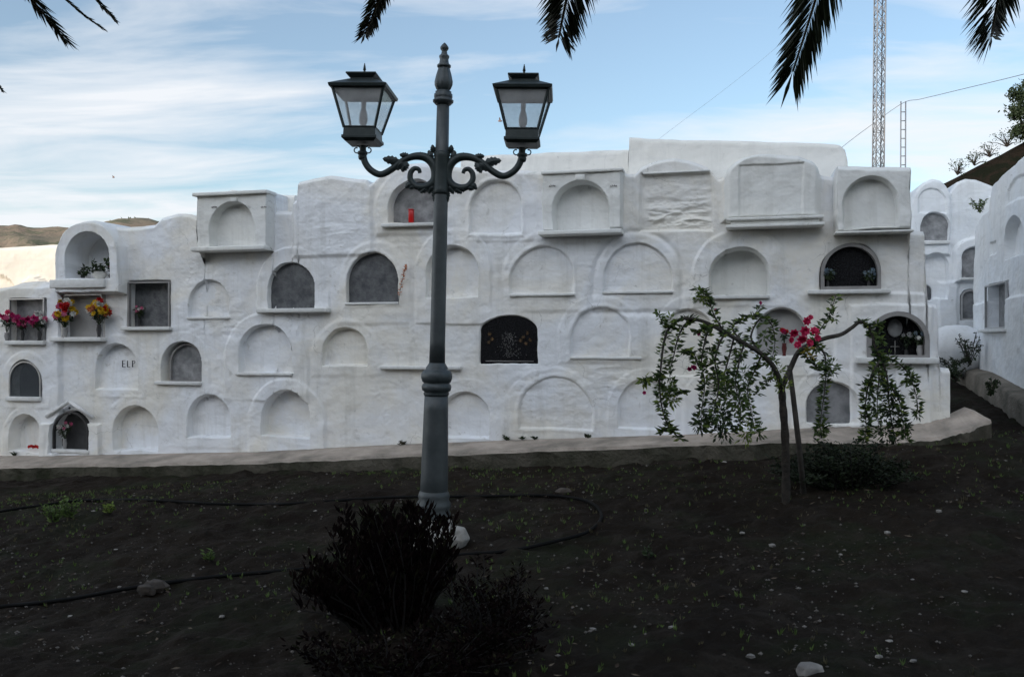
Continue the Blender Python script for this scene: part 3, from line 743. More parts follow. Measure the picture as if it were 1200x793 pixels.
# white mound at the passage end
mb = MB(); c = P(1120, 412, 13.2); mb.ball(c, .55, (1, .6, .75), 20, jit=.03); o = mb.build('plaster_mound', M['plaster_far']); tag(o, 'rounded whitewashed mound at the far end of the passage', 'mound')

# ------------------------------------------------------------------ street lamp
s = 6.7/F
lamp = empty('street_lamp', P(508, 605, 6.7), (0, R(1.35), R(-3)))
tag(lamp, 'tall grey cast iron street lamp with two lanterns on scrolled arms', 'street lamp')
z = lambda y: (605-y)*s
mb = MB()
mb.lathe([(.0, z(603)), (16.5*s, z(600)), (16*s, z(560)), (14.3*s, z(480)), (13.8*s, z(462))], n=36); mb.build('lower_shaft', M['pole'], lamp, False)
mb = MB()
mb.lathe([(0, z(606)), (19.5*s, z(606)), (20*s, z(601)), (18*s, z(597)), (20*s, z(593)), (20*s, z(589)), (17.5*s, z(585)), (18.6*s, z(581)), (17.6*s, z(577)), (15.8*s, z(574)), (15.6*s, z(570))], n=36)
mb.build('base_moulding', M['pole'], lamp, False)
mb = MB()
mb.lathe([(13.8*s, z(464)), (15.2*s, z(461)), (14.2*s, z(459)), (16.8*s, z(457)), (17.6*s, z(453)), (16.5*s, z(450)), (14.8*s, z(449)), (16.8*s, z(447)), (18.3*s, z(443)), (18.2*s, z(438)), (16*s, z(434)), (12.6*s, z(433)), (12.8*s, z(430.5)), (10.5*s, z(427)), (8.8*s, z(424)), (8.6*s, z(420))], n=36)
mb.build('collar', M['metal'], lamp, False)
mb = MB(); mb.lathe([(9.4*s, z(425)), (9.0*s, z(400)), (8.0*s, z(200)), (7.3*s, z(122))], n=32); mb.build('upper_shaft', M['pole'], lamp, False)
mb = MB()
fl = lambda w, zz: 1+.06*math.cos(8*w)
mb.lathe([(7.3*s, z(124)), (9*s, z(123)), (12*s, z(120)), (12.2*s, z(118)), (10*s, z(116.5)), (10.8*s, z(115)), (10.8*s, z(111)), (9*s, z(109.5)), (9.6*s, z(108)), (6*s, z(106))], n=32)
mb.lathe([(6*s, z(107)), (8*s, z(105)), (10*s, z(100)), (10.2*s, z(96)), (8.6*s, z(88)), (6.6*s, z(81)), (6.2*s, z(79.5))], n=32, wob=fl)
mb.lathe([(6.2*s, z(80)), (8*s, z(79)), (8.2*s, z(77)), (5.8*s, z(75)), (5*s, z(70)), (6*s, z(67.5)), (6*s, z(66)), (3.8*s, z(64)), (3*s, z(60.5)), (4.8*s, z(58)), (5*s, z(56)), (3*s, z(53)), (.6*s, z(50.5)), (0, z(50.3))], n=28)
mb.build('finial', M['metal'], lamp, False)
# footing
mb = MB(); g0 = gh(-.62, 6.7)-P(508, 605, 6.7).z
mb.lathe([(.22, g0-.2), (.21, g0+.05), (.16, g0+.12), (.14, -.005), (0, -.004)], n=9, wob=lambda w, zz: 1+.12*math.sin(3*w+zz*7))
mb.ball((.16, -.10, g0+.05), .13, (1, .8, .8), 9, jit=.14)
mb.build('footing', M['footing'], lamp, False, smooth=False, bevel=.01)
# arms (local px coordinates: lamp axis x=517.5 at the arms)
def loc(dx, y, dy=0): return Vector((dx*s, dy*s, z(y)))
def catmull(pts, n=8):
    out = []; q = [pts[0]]+list(pts)+[pts[-1]]
    for i in range(1, len(q)-2):
        for k in range(n):
            t = k/n; p0, p1, p2, p3 = [Vector(v) for v in q[i-1:i+3]]
            out.append(.5*((2*p1)+(p2-p0)*t+(2*p0-5*p1+4*p2-p3)*t*t+(3*p1-p0-3*p2+p3)*t**3))
    out.append(Vector(q[-2])); return out
def arm(sg):
    root = [(94, 172), (93, 184), (90, 193), (83, 201), (72, 205.5), (60, 200), (50, 192), (40, 186), (30, 183.5), (20, 184.5), (12, 190), (7.5, 199), (7.5, 210), (13, 217), (22, 220), (31, 218), (36.5, 211), (36.5, 203), (32, 198), (27, 199), (25.5, 203)]
    pts = catmull([loc(sg*x, y) for x, y in root], 6)
    N = len(pts); rad = []
    for i in range(N):
        t = i/(N-1)
        rad.append(s*(3.9 if t < .35 else 3.9+1.6*math.sin((t-.35)/.4*math.pi) if t < .75 else 3.9-(t-.75)*7))
    mb = MB(); mb.tube(pts, rad, 12, flat=1.0)
    o = mb.build('arm', M['metal_dark'], lamp, False)
    # ring joints below the lantern
    mb = MB(); c = loc(sg*94, 180)
    mb.lathe([(3*s, 2*s), (5.6*s, 1*s), (5.9*s, -2*s), (4.6*s, -3*s), (5.2*s, -5*s), (4.4*s, -8*s), (3*s, -9*s)], c, 16)
    mb.build('ring_joint', M['metal_dark'], o, False)
    # acanthus leaves
    rg2 = random.Random(4)
    for (x, y, dx, dy, Ln, Wd) in ((50, 190, 22, -3, 20, 11), (42, 187, 14, 14, 18, 12), (40, 190, 9, 16, 14, 9), (12, 190, 3, -12, 14, 9), (10, 180, 1, -8, 10, 7), (8, 214, 6, 12, 15, 9), (14, 219, 10, 7, 13, 8), (34, 214, 9, 8, 11, 8), (30, 219, 10, 3, 9, 6), (6, 222, 2, 10, 12, 8), (6, 228, 2, 8, 9, 6), (9, 200, -6, -14, 16, 8), (20, 184, 15, -6, 10, 7), (26, 219, 0, 8, 6, 5), (38, 184, 14, -2, 12, 8)):
        d = Vector((sg*dx, 0, -dy)).normalized(); sd = Vector((d.z, 0, -d.x)); b = loc(sg*x, y)
        outl = []; n = 9
        for side in (1, -1):
            rr = range(n+1) if side == 1 else range(n-1, 0, -1)
            for i in rr:
                t = i/n; w = Wd/2*math.sin(math.pi*min(1, t*.92+.08))**.7*(1-.28*(i % 2))*side
                outl.append(b+d*t*Ln*s+sd*w*s)
        mid = [p+Vector((0, -2.2*s, 0)) for p in outl]; bk = [p+Vector((0, 2.2*s, 0)) for p in outl]; m = len(outl)
        cc = b+d*Ln*s*.5
        mb = MB(); mb.add(mid+bk+[cc+Vector((0, -4.5*s, 0)), cc+Vector((0, 4.5*s, 0))],
                          [(i, (i+1) % m, 2*m) for i in range(m)]+[((i+1) % m+m, i+m, 2*m+1) for i in range(m)]+[(i, i+m, (i+1) % m+m, (i+1) % m) for i in range(m)])
        mb.build('acanthus_leaf', M['metal_dark'], o, False, smooth=False)
for sg in (-1, 1): arm(sg)
mb = MB(); mb.lathe([(7.8*s, z(178)), (10*s, z(180)), (9*s, z(184)), (9*s, z(222)), (10*s, z(226)), (7.8*s, z(229))], n=24); mb.build('arm_bracket', M['metal_dark'], lamp, False)
def frus(mb, c, w0, z0, w1, z1, cap=True):
    vs = [Vector((x*w0/2, y*w0/2, z0))+c for x, y in ((-1, -1), (1, -1), (1, 1), (-1, 1))]+[Vector((x*w1/2, y*w1/2, z1))+c for x, y in ((-1, -1), (1, -1), (1, 1), (-1, 1))]
    mb.add(vs, ([(3, 2, 1, 0), (4, 5, 6, 7)] if cap else [])+[(i, (i+1) % 4, (i+1) % 4+4, i+4) for i in range(4)])
def lantern(sg, yaw):
    ln = empty('lantern'); ln.parent = lamp; ln.location = loc(sg*94, 171.5); ln.rotation_euler = (0, 0, yaw)
    h = lambda y: (171.5-y)*s
    c = Vector()
    mb = MB(); frus(mb, c, 34*s, h(170), 40*s, h(167)); frus(mb, c, 41*s, h(167), 41*s, h(163.5)); frus(mb, c, 38*s, h(164.5), 37*s, h(154)); mb.build('lantern_base', M['metal_dark'], ln, False, smooth=False, bevel=.003)
    w0, w1 = 36*s, 60*s; y0, y1 = 155, 109.5
    mb = MB()
    for a, b in ((-1, -1), (1, -1), (1, 1), (-1, 1)):
        mb.tube([(a*w0/2, b*w0/2, h(y0)), (a*w1/2, b*w1/2, h(y1))], 1.7*s, 4)
    for w_, y_ in ((w0, y0-1), (w1, y1+1.4)):
        for i in range(4):
            q = ((-1, -1), (1, -1), (1, 1), (-1, 1)); a = q[i]; b = q[(i+1) % 4]
            mb.tube([(a[0]*w_/2, a[1]*w_/2, h(y_)), (b[0]*w_/2, b[1]*w_/2, h(y_))], 1.5*s, 4)
    mb.build('lantern_frame', M['metal_dark'], ln, False, smooth=False)
    q = ((-1, -1), (1, -1), (1, 1), (-1, 1))
    for i in range(4):
        a = q[i]; b = q[(i+1) % 4]; mb = MB(); k = .985
        vs = [(a[0]*w0/2*k, a[1]*w0/2*k, h(y0)), (b[0]*w0/2*k, b[1]*w0/2*k, h(y0)), (b[0]*w1/2*k, b[1]*w1/2*k, h(y1)), (a[0]*w1/2*k, a[1]*w1/2*k, h(y1))]
        mb.add(vs, [(0, 1, 2, 3)]); mb.build('glass_pane', M['glass'], ln, False, smooth=False)
    mb = MB()
    frus(mb, c, 66*s, h(111), 68*s, h(107.5)); frus(mb, c, 68*s, h(107.5), 30*s, h(97.5)); frus(mb, c, 26*s, h(99), 26*s, h(95.5)); frus(mb, c, 27*s, h(95.5), 36*s, h(91.5)); frus(mb, c, 36*s, h(91.5), 35*s, h(90))
    mb.build('lantern_roof', M['metal_dark'], ln, False, smooth=False, bevel=.002)
    mb = MB(); mb.tube([(0, 0, h(91)), (0, 0, h(83)), (0, 0, h(75))], [1.3*s, 1.3*s, .5*s], 6); mb.tube([(0, 0, h(83)), (0, 0, h(77))], [1.9*s, .9*s], 6); mb.build('spike', M['metal_dark'], ln, False)
    mb = MB(); mb.lathe([(0, h(150)), (2.6*s, h(149)), (4.6*s, h(145)), (5.2*s, h(140)), (4.2*s, h(134)), (2.6*s, h(129)), (2.2*s, h(126))], n=16); mb.build('bulb', M['bulb'], ln, False)
    mb = MB(); mb.lathe([(2.6*s, h(128)), (2.9*s, h(126)), (2.9*s, h(118)), (2*s, h(116)), (1.6*s, h(108))], n=12); mb.build('socket', M['portrait'], ln, False)
    for t in (-1, 1):
        pts = [Vector((t*(7+5.6*math.cos(a)*(1-.07*a))*s, 0, (-5.5+5.4*math.sin(a)*(1-.07*a))*s)) for a in np.linspace(1.7, 8.2, 22)]
        mb = MB(); mb.tube(pts, .75*s, 6); mb.build('scroll', M['metal_dark'], ln, False)
    mb = MB(); mb.tube([(0, 0, h(172)), (0, 0, h(182))], 3.6*s, 10); mb.build('stem', M['metal_dark'], ln, False)
lantern(-1, R(-1)); lantern(1, R(-.5))

# ------------------------------------------------------------------ hose, stones, weeds
def gpt(x, y):                       # photo pixel -> point on the terrain
    lo, hi = 2.0, 14.0
    for _ in range(40):
        m = (lo+hi)/2; p = P(x, y, m)
        if p.z > gh(p.x, p.y): lo = m
        else: hi = m
    p = P(x, y, lo); return p
hp = [(-60, 612), (0, 602), (45, 594), (90, 588), (140, 587), (200, 590), (260, 592), (330, 592), (400, 588), (480, 585), (560, 583), (640, 582), (675, 586), (697, 595), (705, 606), (697, 619), (675, 631), (640, 640), (590, 648), (540, 652), (480, 657), (400, 665), (330, 671), (250, 678), (190, 687), (110, 700), (50, 708), (0, 713), (-60, 722)]
hpt = []
hc = catmull([Vector((x, y, 0)) for x, y in hp], 7)
for i, q in enumerate(hc):
    p = gpt(q.x, q.y); p.z = gh(p.x, p.y)+.014+.012*max(0, math.sin(i*.23)); hpt.append(p)
mb = MB(); mb.tube(hpt, .014, 8); o = mb.build('irrigation_hose', M['hose']); tag(o, 'thin black irrigation hose looping over the dark soil', 'hose')
def stone_mesh(c, r, rg, sc=(1, .8, .6), n=7):
    mb = MB(); mb.ball(c, r, sc, n, jit=.22, rg=rg); return mb
big = [(950, 792, .062, 'pale', 'pale stone cut off by the bottom edge of the picture'), (183, 690, .075, 'dark', 'dark brown rock lying against the hose at lower left'),
       (172, 694, .06, 'dark', 'small dark rock beside the larger rock on the hose'),
       (849, 543, .03, 'pale', 'small pinkish stone near the ledge left of the tree'), (660, 578, .06, 'dark', 'dark clod on the hose where it starts to loop')]
for i, (x, y, r_, kk, lb) in enumerate(big):
    p = gpt(x, y); p.z = gh(p.x, p.y)+r_*.3; rg = random.Random(i+50)
    o = stone_mesh(p, r_, rg, (1.2, .8, .65), 9).build('stone', M['stone' if kk == 'pale' else 'stone_dark'], smooth=False, bevel=.006); tag(o, lb, 'stone')
small = [(285, 655), (140, 688), (83, 723), (370, 600), (135, 645), (880, 770), (1030, 770), (1070, 775), (695, 738), (787, 736), (740, 756), (1043, 753), (1070, 680), (1100, 600), (905, 640), (1040, 625), (1178, 541), (620, 735), (640, 690), (260, 723), (110, 600), (1130, 695), (870, 625), (985, 650)]
for i, (x, y) in enumerate(small):
    p = gpt(x, y); rg = random.Random(i+90); r_ = rg.uniform(.012, .024); p.z = gh(p.x, p.y)+r_*.35
    o = stone_mesh(p, r_, rg, (1.2, .9, .6)).build('stone', M['stone'], smooth=False); tag(o, 'small pale stone lying loose on the dark soil', 'stone', 'small pale stones on the soil')
rg = random.Random(11); mb = MB()
for i in range(8500):
    Y = 3.2+6.3*rg.random()**1.0; X = rg.uniform(-.68, .68)*Y; r_ = .0035+.011*rg.random()**4
    if fbm(np.array([X*1.2]), np.array([Y*1.2]), 66, 3)[0] < rg.uniform(-.7, .6): continue
    c = Vector((X, Y, gh(X, Y)+r_*.4+.006))
    vs = [c+Vector((r_*rg.uniform(.7, 1.4), 0, 0)), c+Vector((0, r_*rg.uniform(.6, 1.2), 0)), c+Vector((-r_*rg.uniform(.7, 1.4), 0, 0)), c+Vector((0, -r_*rg.uniform(.6, 1.2), 0)), c+Vector((0, 0, r_*rg.uniform(.5, .9))), c+Vector((0, 0, -r_))]
    mb.add(vs, [(0, 1, 4), (1, 2, 4), (2, 3, 4), (3, 0, 4), (1, 0, 5), (2, 1, 5), (3, 2, 5), (0, 3, 5)], 0 if rg.random() < .5 else 1)
o = mb.build('gravel', [M['grit'], M['stone_dark']], smooth=False); tag(o, 'scattered gravel and grit over the dark soil', 'gravel', kind='stuff')
mb = MB(); rg = random.Random(71)
for i in range(2600):
    Y = rg.uniform(3.3, 9.4); X = rg.uniform(-.66, .66)*Y
    if fbm(np.array([X*.9]), np.array([Y*.9]), 121, 3)[0] < rg.uniform(-.2, .7): continue
    a = rg.uniform(0, 6.28); mb.leaf((X, Y, gh(X, Y)+.014), (math.cos(a), math.sin(a), rg.uniform(-.1, .35)), rg.uniform(.02, .06), rg.uniform(.008, .02), nrm=Vector((rg.gauss(0, .4), rg.gauss(0, .4), 1)), mi=0 if rg.random() < .7 else 1, rg=rg, curl=rg.uniform(-.2, .2))
M['litter'] = simple('dead_leaf', (.055, .035, .022), (.03, .02, .014), 9, .9); M['litter_pale'] = simple('pale_dead_leaf', (.14, .11, .075), (.08, .06, .045), 9, .9)
o = mb.build('leaf_litter', [M['litter'], M['litter_pale']], smooth=False); tag(o, 'dead brown leaves scattered on the dark soil', 'leaf litter', kind='stuff')
def weed(mb, c, h, n, rg, spread=.5, W=.008, mi=0, leafy=False):
    for k in range(n):
        a = rg.uniform(0, 6.28); d = Vector((math.cos(a)*spread*rg.random(), math.sin(a)*spread*rg.random(), 1)).normalized()
        hh = h*rg.uniform(.4, 1); c2 = Vector(c)+Vector((math.cos(a), math.sin(a), 0))*h*.12*rg.random()
        if leafy:
            mb.tube([c2, c2+d*hh], .0025, 4, mi=1)
            m = max(3, int(hh/.022))
            for j in range(m):
                aa = rg.uniform(0, 6.28); mb.leaf(c2+d*hh*(j+1)/m, Vector((math.cos(aa), math.sin(aa), .5)), rg.uniform(.03, .065), rg.uniform(.015, .032), mi=mi, rg=rg)
        else: mb.leaf(c2, d+Vector((0, 0, .2)), hh, W, mi=mi, rg=rg, curl=rg.uniform(-.3, .3))
mb = MB(); rg = random.Random(21)
for i in range(4200):
    Y = 9.5-5.9*rg.random()**2.4; X = rg.uniform(-.66, .66)*Y
    dens = fbm(np.array([X*.7]), np.array([Y*.7]), 88, 3)[0]+(.35 if Y > 7.6 else 0)+(.3 if X < -3 and Y > 6 else 0)
    if dens < rg.uniform(-.1, .7): continue
    weed(mb, (X, Y, gh(X, Y)), rg.uniform(.02, .06), rg.randint(3, 7), rg, .9, .007, 0 if rg.random() < .6 else 1)
o = mb.build('ground_weeds', [M['weed'], M['weed_dry']], smooth=False); tag(o, 'sparse low weeds and grass on the dark soil', 'weeds', kind='stuff')
def plant(name, x, y, h, n, label, cat='plant', mats=('weed', 'shrub_twig'), spread=.6, seed=1, pos=None, group=None, wid=0):
    rg = random.Random(seed); mb = MB(); p = pos if pos else gpt(x, y)
    for k in range(max(1, int(wid*10)) if wid else 1):
        q = Vector(p)+Vector((rg.uniform(-wid, wid), rg.uniform(-wid, wid)*.6, 0)) if wid else Vector(p)
        if pos is None: q.z = gh(q.x, q.y)
        weed(mb, q, h*rg.uniform(.6, 1), n, rg, spread, leafy=True)
    o = mb.build(name, [M[m] for m in mats], smooth=False); tag(o, label, cat, group); return o
plant('weed_clump', 52, 612, .36, 22, 'bright green leafy weed clump at the left edge by the hose', seed=2, wid=.2)
plant('weed_clump', 128, 603, .16, 16, 'small yellow-green round weed beside the hose, right of the bigger clump', seed=3, mats=('leaf_lime', 'shrub_twig'))
plant('weed_clump', 245, 658, .14, 10, 'low pale green weed between the two hose runs', seed=4)
plant('weed_clump', 760, 655, .14, 8, 'faint low weed on open soil left of the tree', seed=14, mats=('leaf_dark', 'shrub_twig'))
def wedge(x, y, w=.05): 
    u, v = WL.uv(x, y); return WL.W(float(u), float(v)-.015, w)
for i, (x, y, h, lb) in enumerate(((595, 514, .07, 'tiny green weed at the wall foot right of the lamp'), (613, 513, .045, 'small dark weed between wall and ledge under the faint arch'), (472, 521, .11, 'thin dry weed at the wall foot left of the lamp'), (628, 513, .04, 'last of three tiny weeds in the joint right of the lamp'), (690, 511, .05, 'tiny weed in the joint midway between lamp and tree'), (22, 532, .05, 'flat dark weed at the foot of the leftmost bottom niche'))):
    plant('weed', 0, 0, h, 7, lb, 'weed', seed=30+i, pos=wedge(x, y), mats=('leaf_dark' if i != 2 else 'weed_dry', 'shrub_twig'), spread=1.1)

# ------------------------------------------------------------------ dark shrubs in front of the lamp
def shrub(name, label, c, stems, mats, seed, up=0, leafL=.05, leafW=.028, twig=.006, dens=1.0):
    rg = random.Random(seed); root = empty(name, c); tag(root, label, 'shrub'); mt = MB(); ml = MB(); c = Vector(c)
    for (dx, dy, h, sp) in stems:
        b = c+Vector((dx*.45, dy*.45, -.03)); top_ = c+Vector((dx+rg.uniform(-1, 1)*sp, dy+rg.uniform(-1, 1)*sp, h))
        mid = (b+top_)/2+Vector((rg.uniform(-.05, .05), rg.uniform(-.05, .05), .03)); pts = catmull([b, mid, top_], 6)
        mt.tube(pts, [twig*(1.15-.8*i/(len(pts)-1)) for i in range(len(pts))], 5)
        L_ = (top_-b).length; n = int(L_/.010*dens)
        for k in range(n):
            t = rg.random()**.8; i = min(int(t*(len(pts)-1)), len(pts)-2); p = pts[i].lerp(pts[i+1], t*(len(pts)-1)-i)
            a = rg.uniform(0, 6.28); off = Vector((math.cos(a), math.sin(a), rg.uniform(-.2, .9)+up))
            ml.leaf(p+off*rg.uniform(0, .03), off, leafL*rg.uniform(.6, 1.2), leafW*rg.uniform(.6, 1.2), mi=0 if rg.random() < .9 else 1, rg=rg)
    mt.build('stems', M['twig_black'], root); ml.build('foliage', [M[m] for m in mats], root, smooth=False); return root
rg = random.Random(8)
c = Vector((-.62, 4.85, gh(-.62, 4.85)))
st = [(rg.uniform(-.42, .28), rg.uniform(-.3, .3), rg.uniform(.34, .74), .05) for _ in range(80)]
st = [(dx, dy, max(.14, min(h*(1-1.0*max(0, abs(dx+.02)-.16)), .58))*rg.choice((.5, .75, .9, 1)), sp) for dx, dy, h, sp in st]
st += [(rg.uniform(-.55, -.3), rg.uniform(-.3, .1), rg.uniform(.12, .36), .06) for _ in range(30)]
st += [(rg.uniform(-.30, .20), rg.uniform(-.15, .15), rg.uniform(.46, .62), .07) for _ in range(22)]
shrub('dark_shrub', 'upright nearly black shrub with maroon leaves in front of the lamp base', c, st, ('shrub_dark', 'shrub_olive'), 1, dens=1.25, leafL=.062, leafW=.019, up=1.3)
c = Vector((-.10, 4.5, gh(-.10, 4.5))); st = [(rg.uniform(-.32, .28), rg.uniform(-.3, .3), rg.uniform(.08, .38), .09) for _ in range(60)]
st = [(dx, dy, h*(1-.6*max(0, abs(dx+.05)-.12)/.33), sp) for dx, dy, h, sp in st]
shrub('low_shrub', 'low spreading dark shrub with bare twigs, right of the upright shrub', c, st, ('shrub_dark', 'shrub_olive'), 2, leafL=.04, leafW=.013, dens=1.2, up=.4)
c = Vector((-.62, 4.1, gh(-.62, 4.1))); st = [(rg.uniform(-.45, .72), rg.uniform(-.2, .2), rg.uniform(.06, .24), .05) for _ in range(60)]
shrub('low_shrub', 'low dark leafy growth at the bottom edge in front of the upright shrub', c, st, ('shrub_dark', 'shrub_olive'), 3, leafL=.045, leafW=.017, dens=1.5, up=.3)

# ------------------------------------------------------------------ weeping flowering tree
TY = 7.25
tb = gpt(921, 592); TY = tb.y
tree = empty('flowering_tree', tb); tag(tree, 'small weeping tree with drooping leafy branches and bright pink blossoms', 'tree')
def TP(x, y, dy=0): return P(x, y, TY+dy)
mb = MB(); mb.tube(catmull([tb-Vector((0, 0, .1)), TP(921, 560), TP(920, 510), TP(917, 470), TP(916, 450)], 6), [.05]*4+[.042]*21 if False else [.038-.0004*i+.003*math.sin(i*1.7) for i in range(25)], 10)
mb.build('trunk', M['bark'], tree)
branches = [
 ([(916, 455, 0), (908, 432, -.05), (893, 415, -.1), (872, 402, -.15), (850, 390, -.2), (832, 380, -.2), (815, 374, -.2), (797, 374, -.2), (784, 385, -.2), (778, 402, -.2), (775, 425, -.2), (773, 450, -.22), (776, 478, -.24), (784, 500, -.25), (798, 514, -.25)], .022),
 ([(850, 390, -.2), (838, 372, -.22), (832, 356, -.22), (826, 345, -.22), (818, 338, -.22)], .008),
 ([(815, 374, -.2), (803, 380, -.15), (795, 395, -.12), (790, 415, -.1), (785, 440, -.1), (792, 462, -.1)], .009),
 ([(784, 385, -.2), (777, 378, -.2), (770, 365, -.2)], .005),
 ([(773, 440, -.2), (764, 445, -.2), (752, 447, -.2)], .006),
 ([(776, 455, -.2), (790, 458, -.2), (806, 460, -.2)], .005),
 ([(784, 500, -.25), (775, 507, -.25)], .004),
 ([(893, 415, -.1), (880, 395, 0), (892, 372, .05), (904, 380, .05), (908, 400, .05), (905, 420, .05)], .010),
 ([(872, 402, -.15), (858, 385, -.05), (868, 375, 0), (882, 370, 0), (891, 358, 0)], .009),
 ([(850, 390, -.2), (842, 405, -.3), (838, 425, -.35), (842, 450, -.38), (838, 475, -.4), (833, 500, -.4)], .010),
 ([(832, 380, -.2), (826, 400, -.28), (822, 425, -.3), (826, 450, -.3), (822, 480, -.3), (822, 505, -.3)], .009),
 ([(872, 402, -.15), (866, 425, -.25), (862, 450, -.3), (868, 480, -.3), (864, 505, -.3)], .009),
 ([(860, 396, -.15), (854, 420, -.1), (848, 445, 0), (852, 470, 0), (846, 510, 0)], .008),
 ([(893, 415, -.1), (884, 435, .05), (876, 455, .1), (880, 480, .1), (885, 505, .1)], .008),
 ([(838, 425, -.3), (820, 430, -.3), (815, 418, -.3), (806, 412, -.3), (800, 412, -.3)], .007),
 ([(815, 390, -.2), (828, 384, -.3), (818, 390, -.3)], .005),
 ([(908, 440, 0), (895, 450, -.1), (886, 462, -.1)], .006),
 ([(916, 455, 0), (926, 432, .05), (936, 412, .05), (950, 403, .08), (968, 396, .1), (985, 392, .1), (998, 384, .1), (1008, 377, .1), (1017, 382, .1), (1022, 392, .1), (1027, 410, .1), (1034, 424, .1), (1040, 445, .1), (1042, 475, .1), (1046, 500, .1), (1050, 520, .1)], .024),
 ([(1034, 420, .1), (1025, 432, .05), (1018, 450, 0), (1014, 475, 0), (1015, 500, 0), (1012, 516, 0)], .010),
 ([(1034, 420, .1), (1048, 422, .1), (1060, 432, .1), (1068, 445, .1), (1074, 465, .1), (1076, 484, .1)], .009),
 ([(1027, 410, .1), (1030, 440, .2), (1028, 470, .25), (1030, 510, .25)], .009),
 ([(1042, 450, .1), (1054, 470, .05), (1058, 495, .05), (1062, 516, .05)], .007),
 ([(950, 403, .08), (962, 385, .05), (972, 368, .05), (980, 345, .05)], .007),
 ([(955, 402, .08), (966, 415, .1), (968, 435, .1), (966, 460, .1), (962, 490, .1), (962, 514, .1)], .009),
 ([(940, 410, .05), (948, 422, 0), (960, 432, 0), (975, 436, 0)], .007),
 ([(1017, 382, .1), (1030, 380, .1), (1028, 395, .12), (1036, 405, .1)], .006)]
mbs = []; rg = random.Random(17); ml = MB()
for bi, (pts, r0) in enumerate(branches):
    c = catmull([TP(*q) for q in pts], 6); N = len(c)
    r0 = r0*1.0; mb = MB(); mb.tube(c, [max(.0028, r0*(1-.85*i/(N-1))) for i in range(N)], 7)
    mb.build('branch', M['bark_grey'], tree)
    thin = r0 < .02
    for i in range(N-1):
        t = i/(N-1)
        if not thin and t < .45: continue
        low = c[i].z < TP(0, 430).z
        k = rg.randint(3, 6) if thin else 3
        if pts[-1][1] > 495 and low: k += 4
        for _ in range(k):
            a = rg.uniform(0, 6.28); p = c[i].lerp(c[i+1], rg.random())
            d = Vector((math.cos(a), math.sin(a), rg.uniform(-.5, .8)))
            ml.leaf(p+d*.006, d, rg.uniform(.035, .078), rg.uniform(.017, .032), mi=rg.choice((0, 0, 0, 0, 1, 1, 3)), rg=rg)
# dense tufts
def tuft(x, y, dy, r, n, mi):
    c = TP(x, y, dy)
    for _ in range(int(n*1.7)):
        d = Vector((rg.gauss(0, 1), rg.gauss(0, 1), rg.gauss(0, .9))).normalized(); p = c+d*r*rg.random()**.7
        ml.leaf(p, d+Vector((0, 0, -.2)), rg.uniform(.03, .06), rg.uniform(.014, .024), mi=mi if rg.random() < .8 else 0, rg=rg)
for q in ((780, 455, -.2, .08, 50, 0), (787, 468, -.2, .07, 45, 3), (754, 446, -.2, .045, 22, 3), (823, 348, -.2, .055, 30, 3), (786, 375, -.2, .035, 14, 3), (822, 495, -.3, .07, 55, 1), (845, 488, -.3, .10, 90, 1), (865, 470, -.3, .09, 50, 0), (870, 440, -.2, .08, 40, 0), (848, 505, -.2, .09, 55, 1), (874, 508, 0, .09, 40, 3), (842, 440, -.3, .06, 35, 3), (832, 415, -.3, .06, 30, 0), (850, 455, -.3, .07, 35, 0),
          (888, 505, .1, .06, 28, 0), (912, 435, -.02, .08, 40, 3), (918, 452, -.02, .06, 26, 3), (905, 425, 0, .05, 20, 0), (955, 405, .08, .05, 26, 0), (975, 430, 0, .06, 32, 0), (962, 500, .1, .055, 30, 0), (1040, 420, .1, .05, 22, 3), (1045, 460, .1, .07, 45, 1), (1046, 480, .1, .08, 50, 1), (1018, 455, 0, .06, 30, 1), (1066, 443, .1, .06, 40, 0), (1022, 480, 0, .07, 40, 1), (1038, 505, .1, .09, 50, 1), (1060, 500, .1, .06, 30, 1), (1075, 484, .1, .03, 14, 1), (978, 372, .05, .035, 14, 0), (895, 395, 0, .05, 18, 0), (866, 415, -.1, .05, 20, 0)):
    tuft(*q)
for x, y in ((945, 412), (952, 417), (948, 408), (878, 412)):
    c = TP(x, y, -.03)
    for _ in range(6 if x > 900 else 2): ml.leaf(c, (rg.gauss(0, 1), rg.gauss(0, .6), rg.gauss(0, .6)), .06, .03, mi=2, rg=rg)
ml.build('foliage', [M['leaf'], M['leaf_dark'], M['leaf_yellow'], M['leaf_lime']], tree, smooth=False)
def blossom(x, y, dy, r, parent, mat, rg, petals=7, world=None):
    c = world if world is not None else TP(x, y, dy); mb = MB()
    ax = Vector((rg.gauss(0, .4), -1, rg.gauss(0, .4)+.2)).normalized(); a0 = ax.cross(Vector((0, 0, 1))).normalized(); b0 = ax.cross(a0)
    for ring in (0, 1, 2):
        for k in range(petals):
            t = 2*math.pi*(k+.5*ring)/petals; d = (a0*math.cos(t)+b0*math.sin(t)+ax*(.25+.55*ring)).normalized()
            mb.leaf(c, d, r*(1-.2*ring), r*.85, nrm=ax, rg=rg, fold=.2, curl=.15)
    return mb.build('blossom', mat, parent, smooth=False)
rg = random.Random(5)
for x, y, r in ((932, 390, .036), (940, 396, .04), (936, 402, .032), (945, 378, .034), (953, 388, .038), (948, 400, .032), (929, 397, .028), (943, 388, .04), (956, 395, .028), (949, 374, .022)): blossom(942+(x-942)*1.15, 389+(y-389)*1.15, -.1+rg.uniform(-.04, .04), r*1.2, tree, M['pink'], rg)
for x, y, r in ((891, 355, .022), (839, 363, .018), (819, 391, .022), (813, 431, .036), (808, 432, .026), (755, 460, .02)): blossom(x, y, -.2, r, tree, M['magenta'], rg, 5)
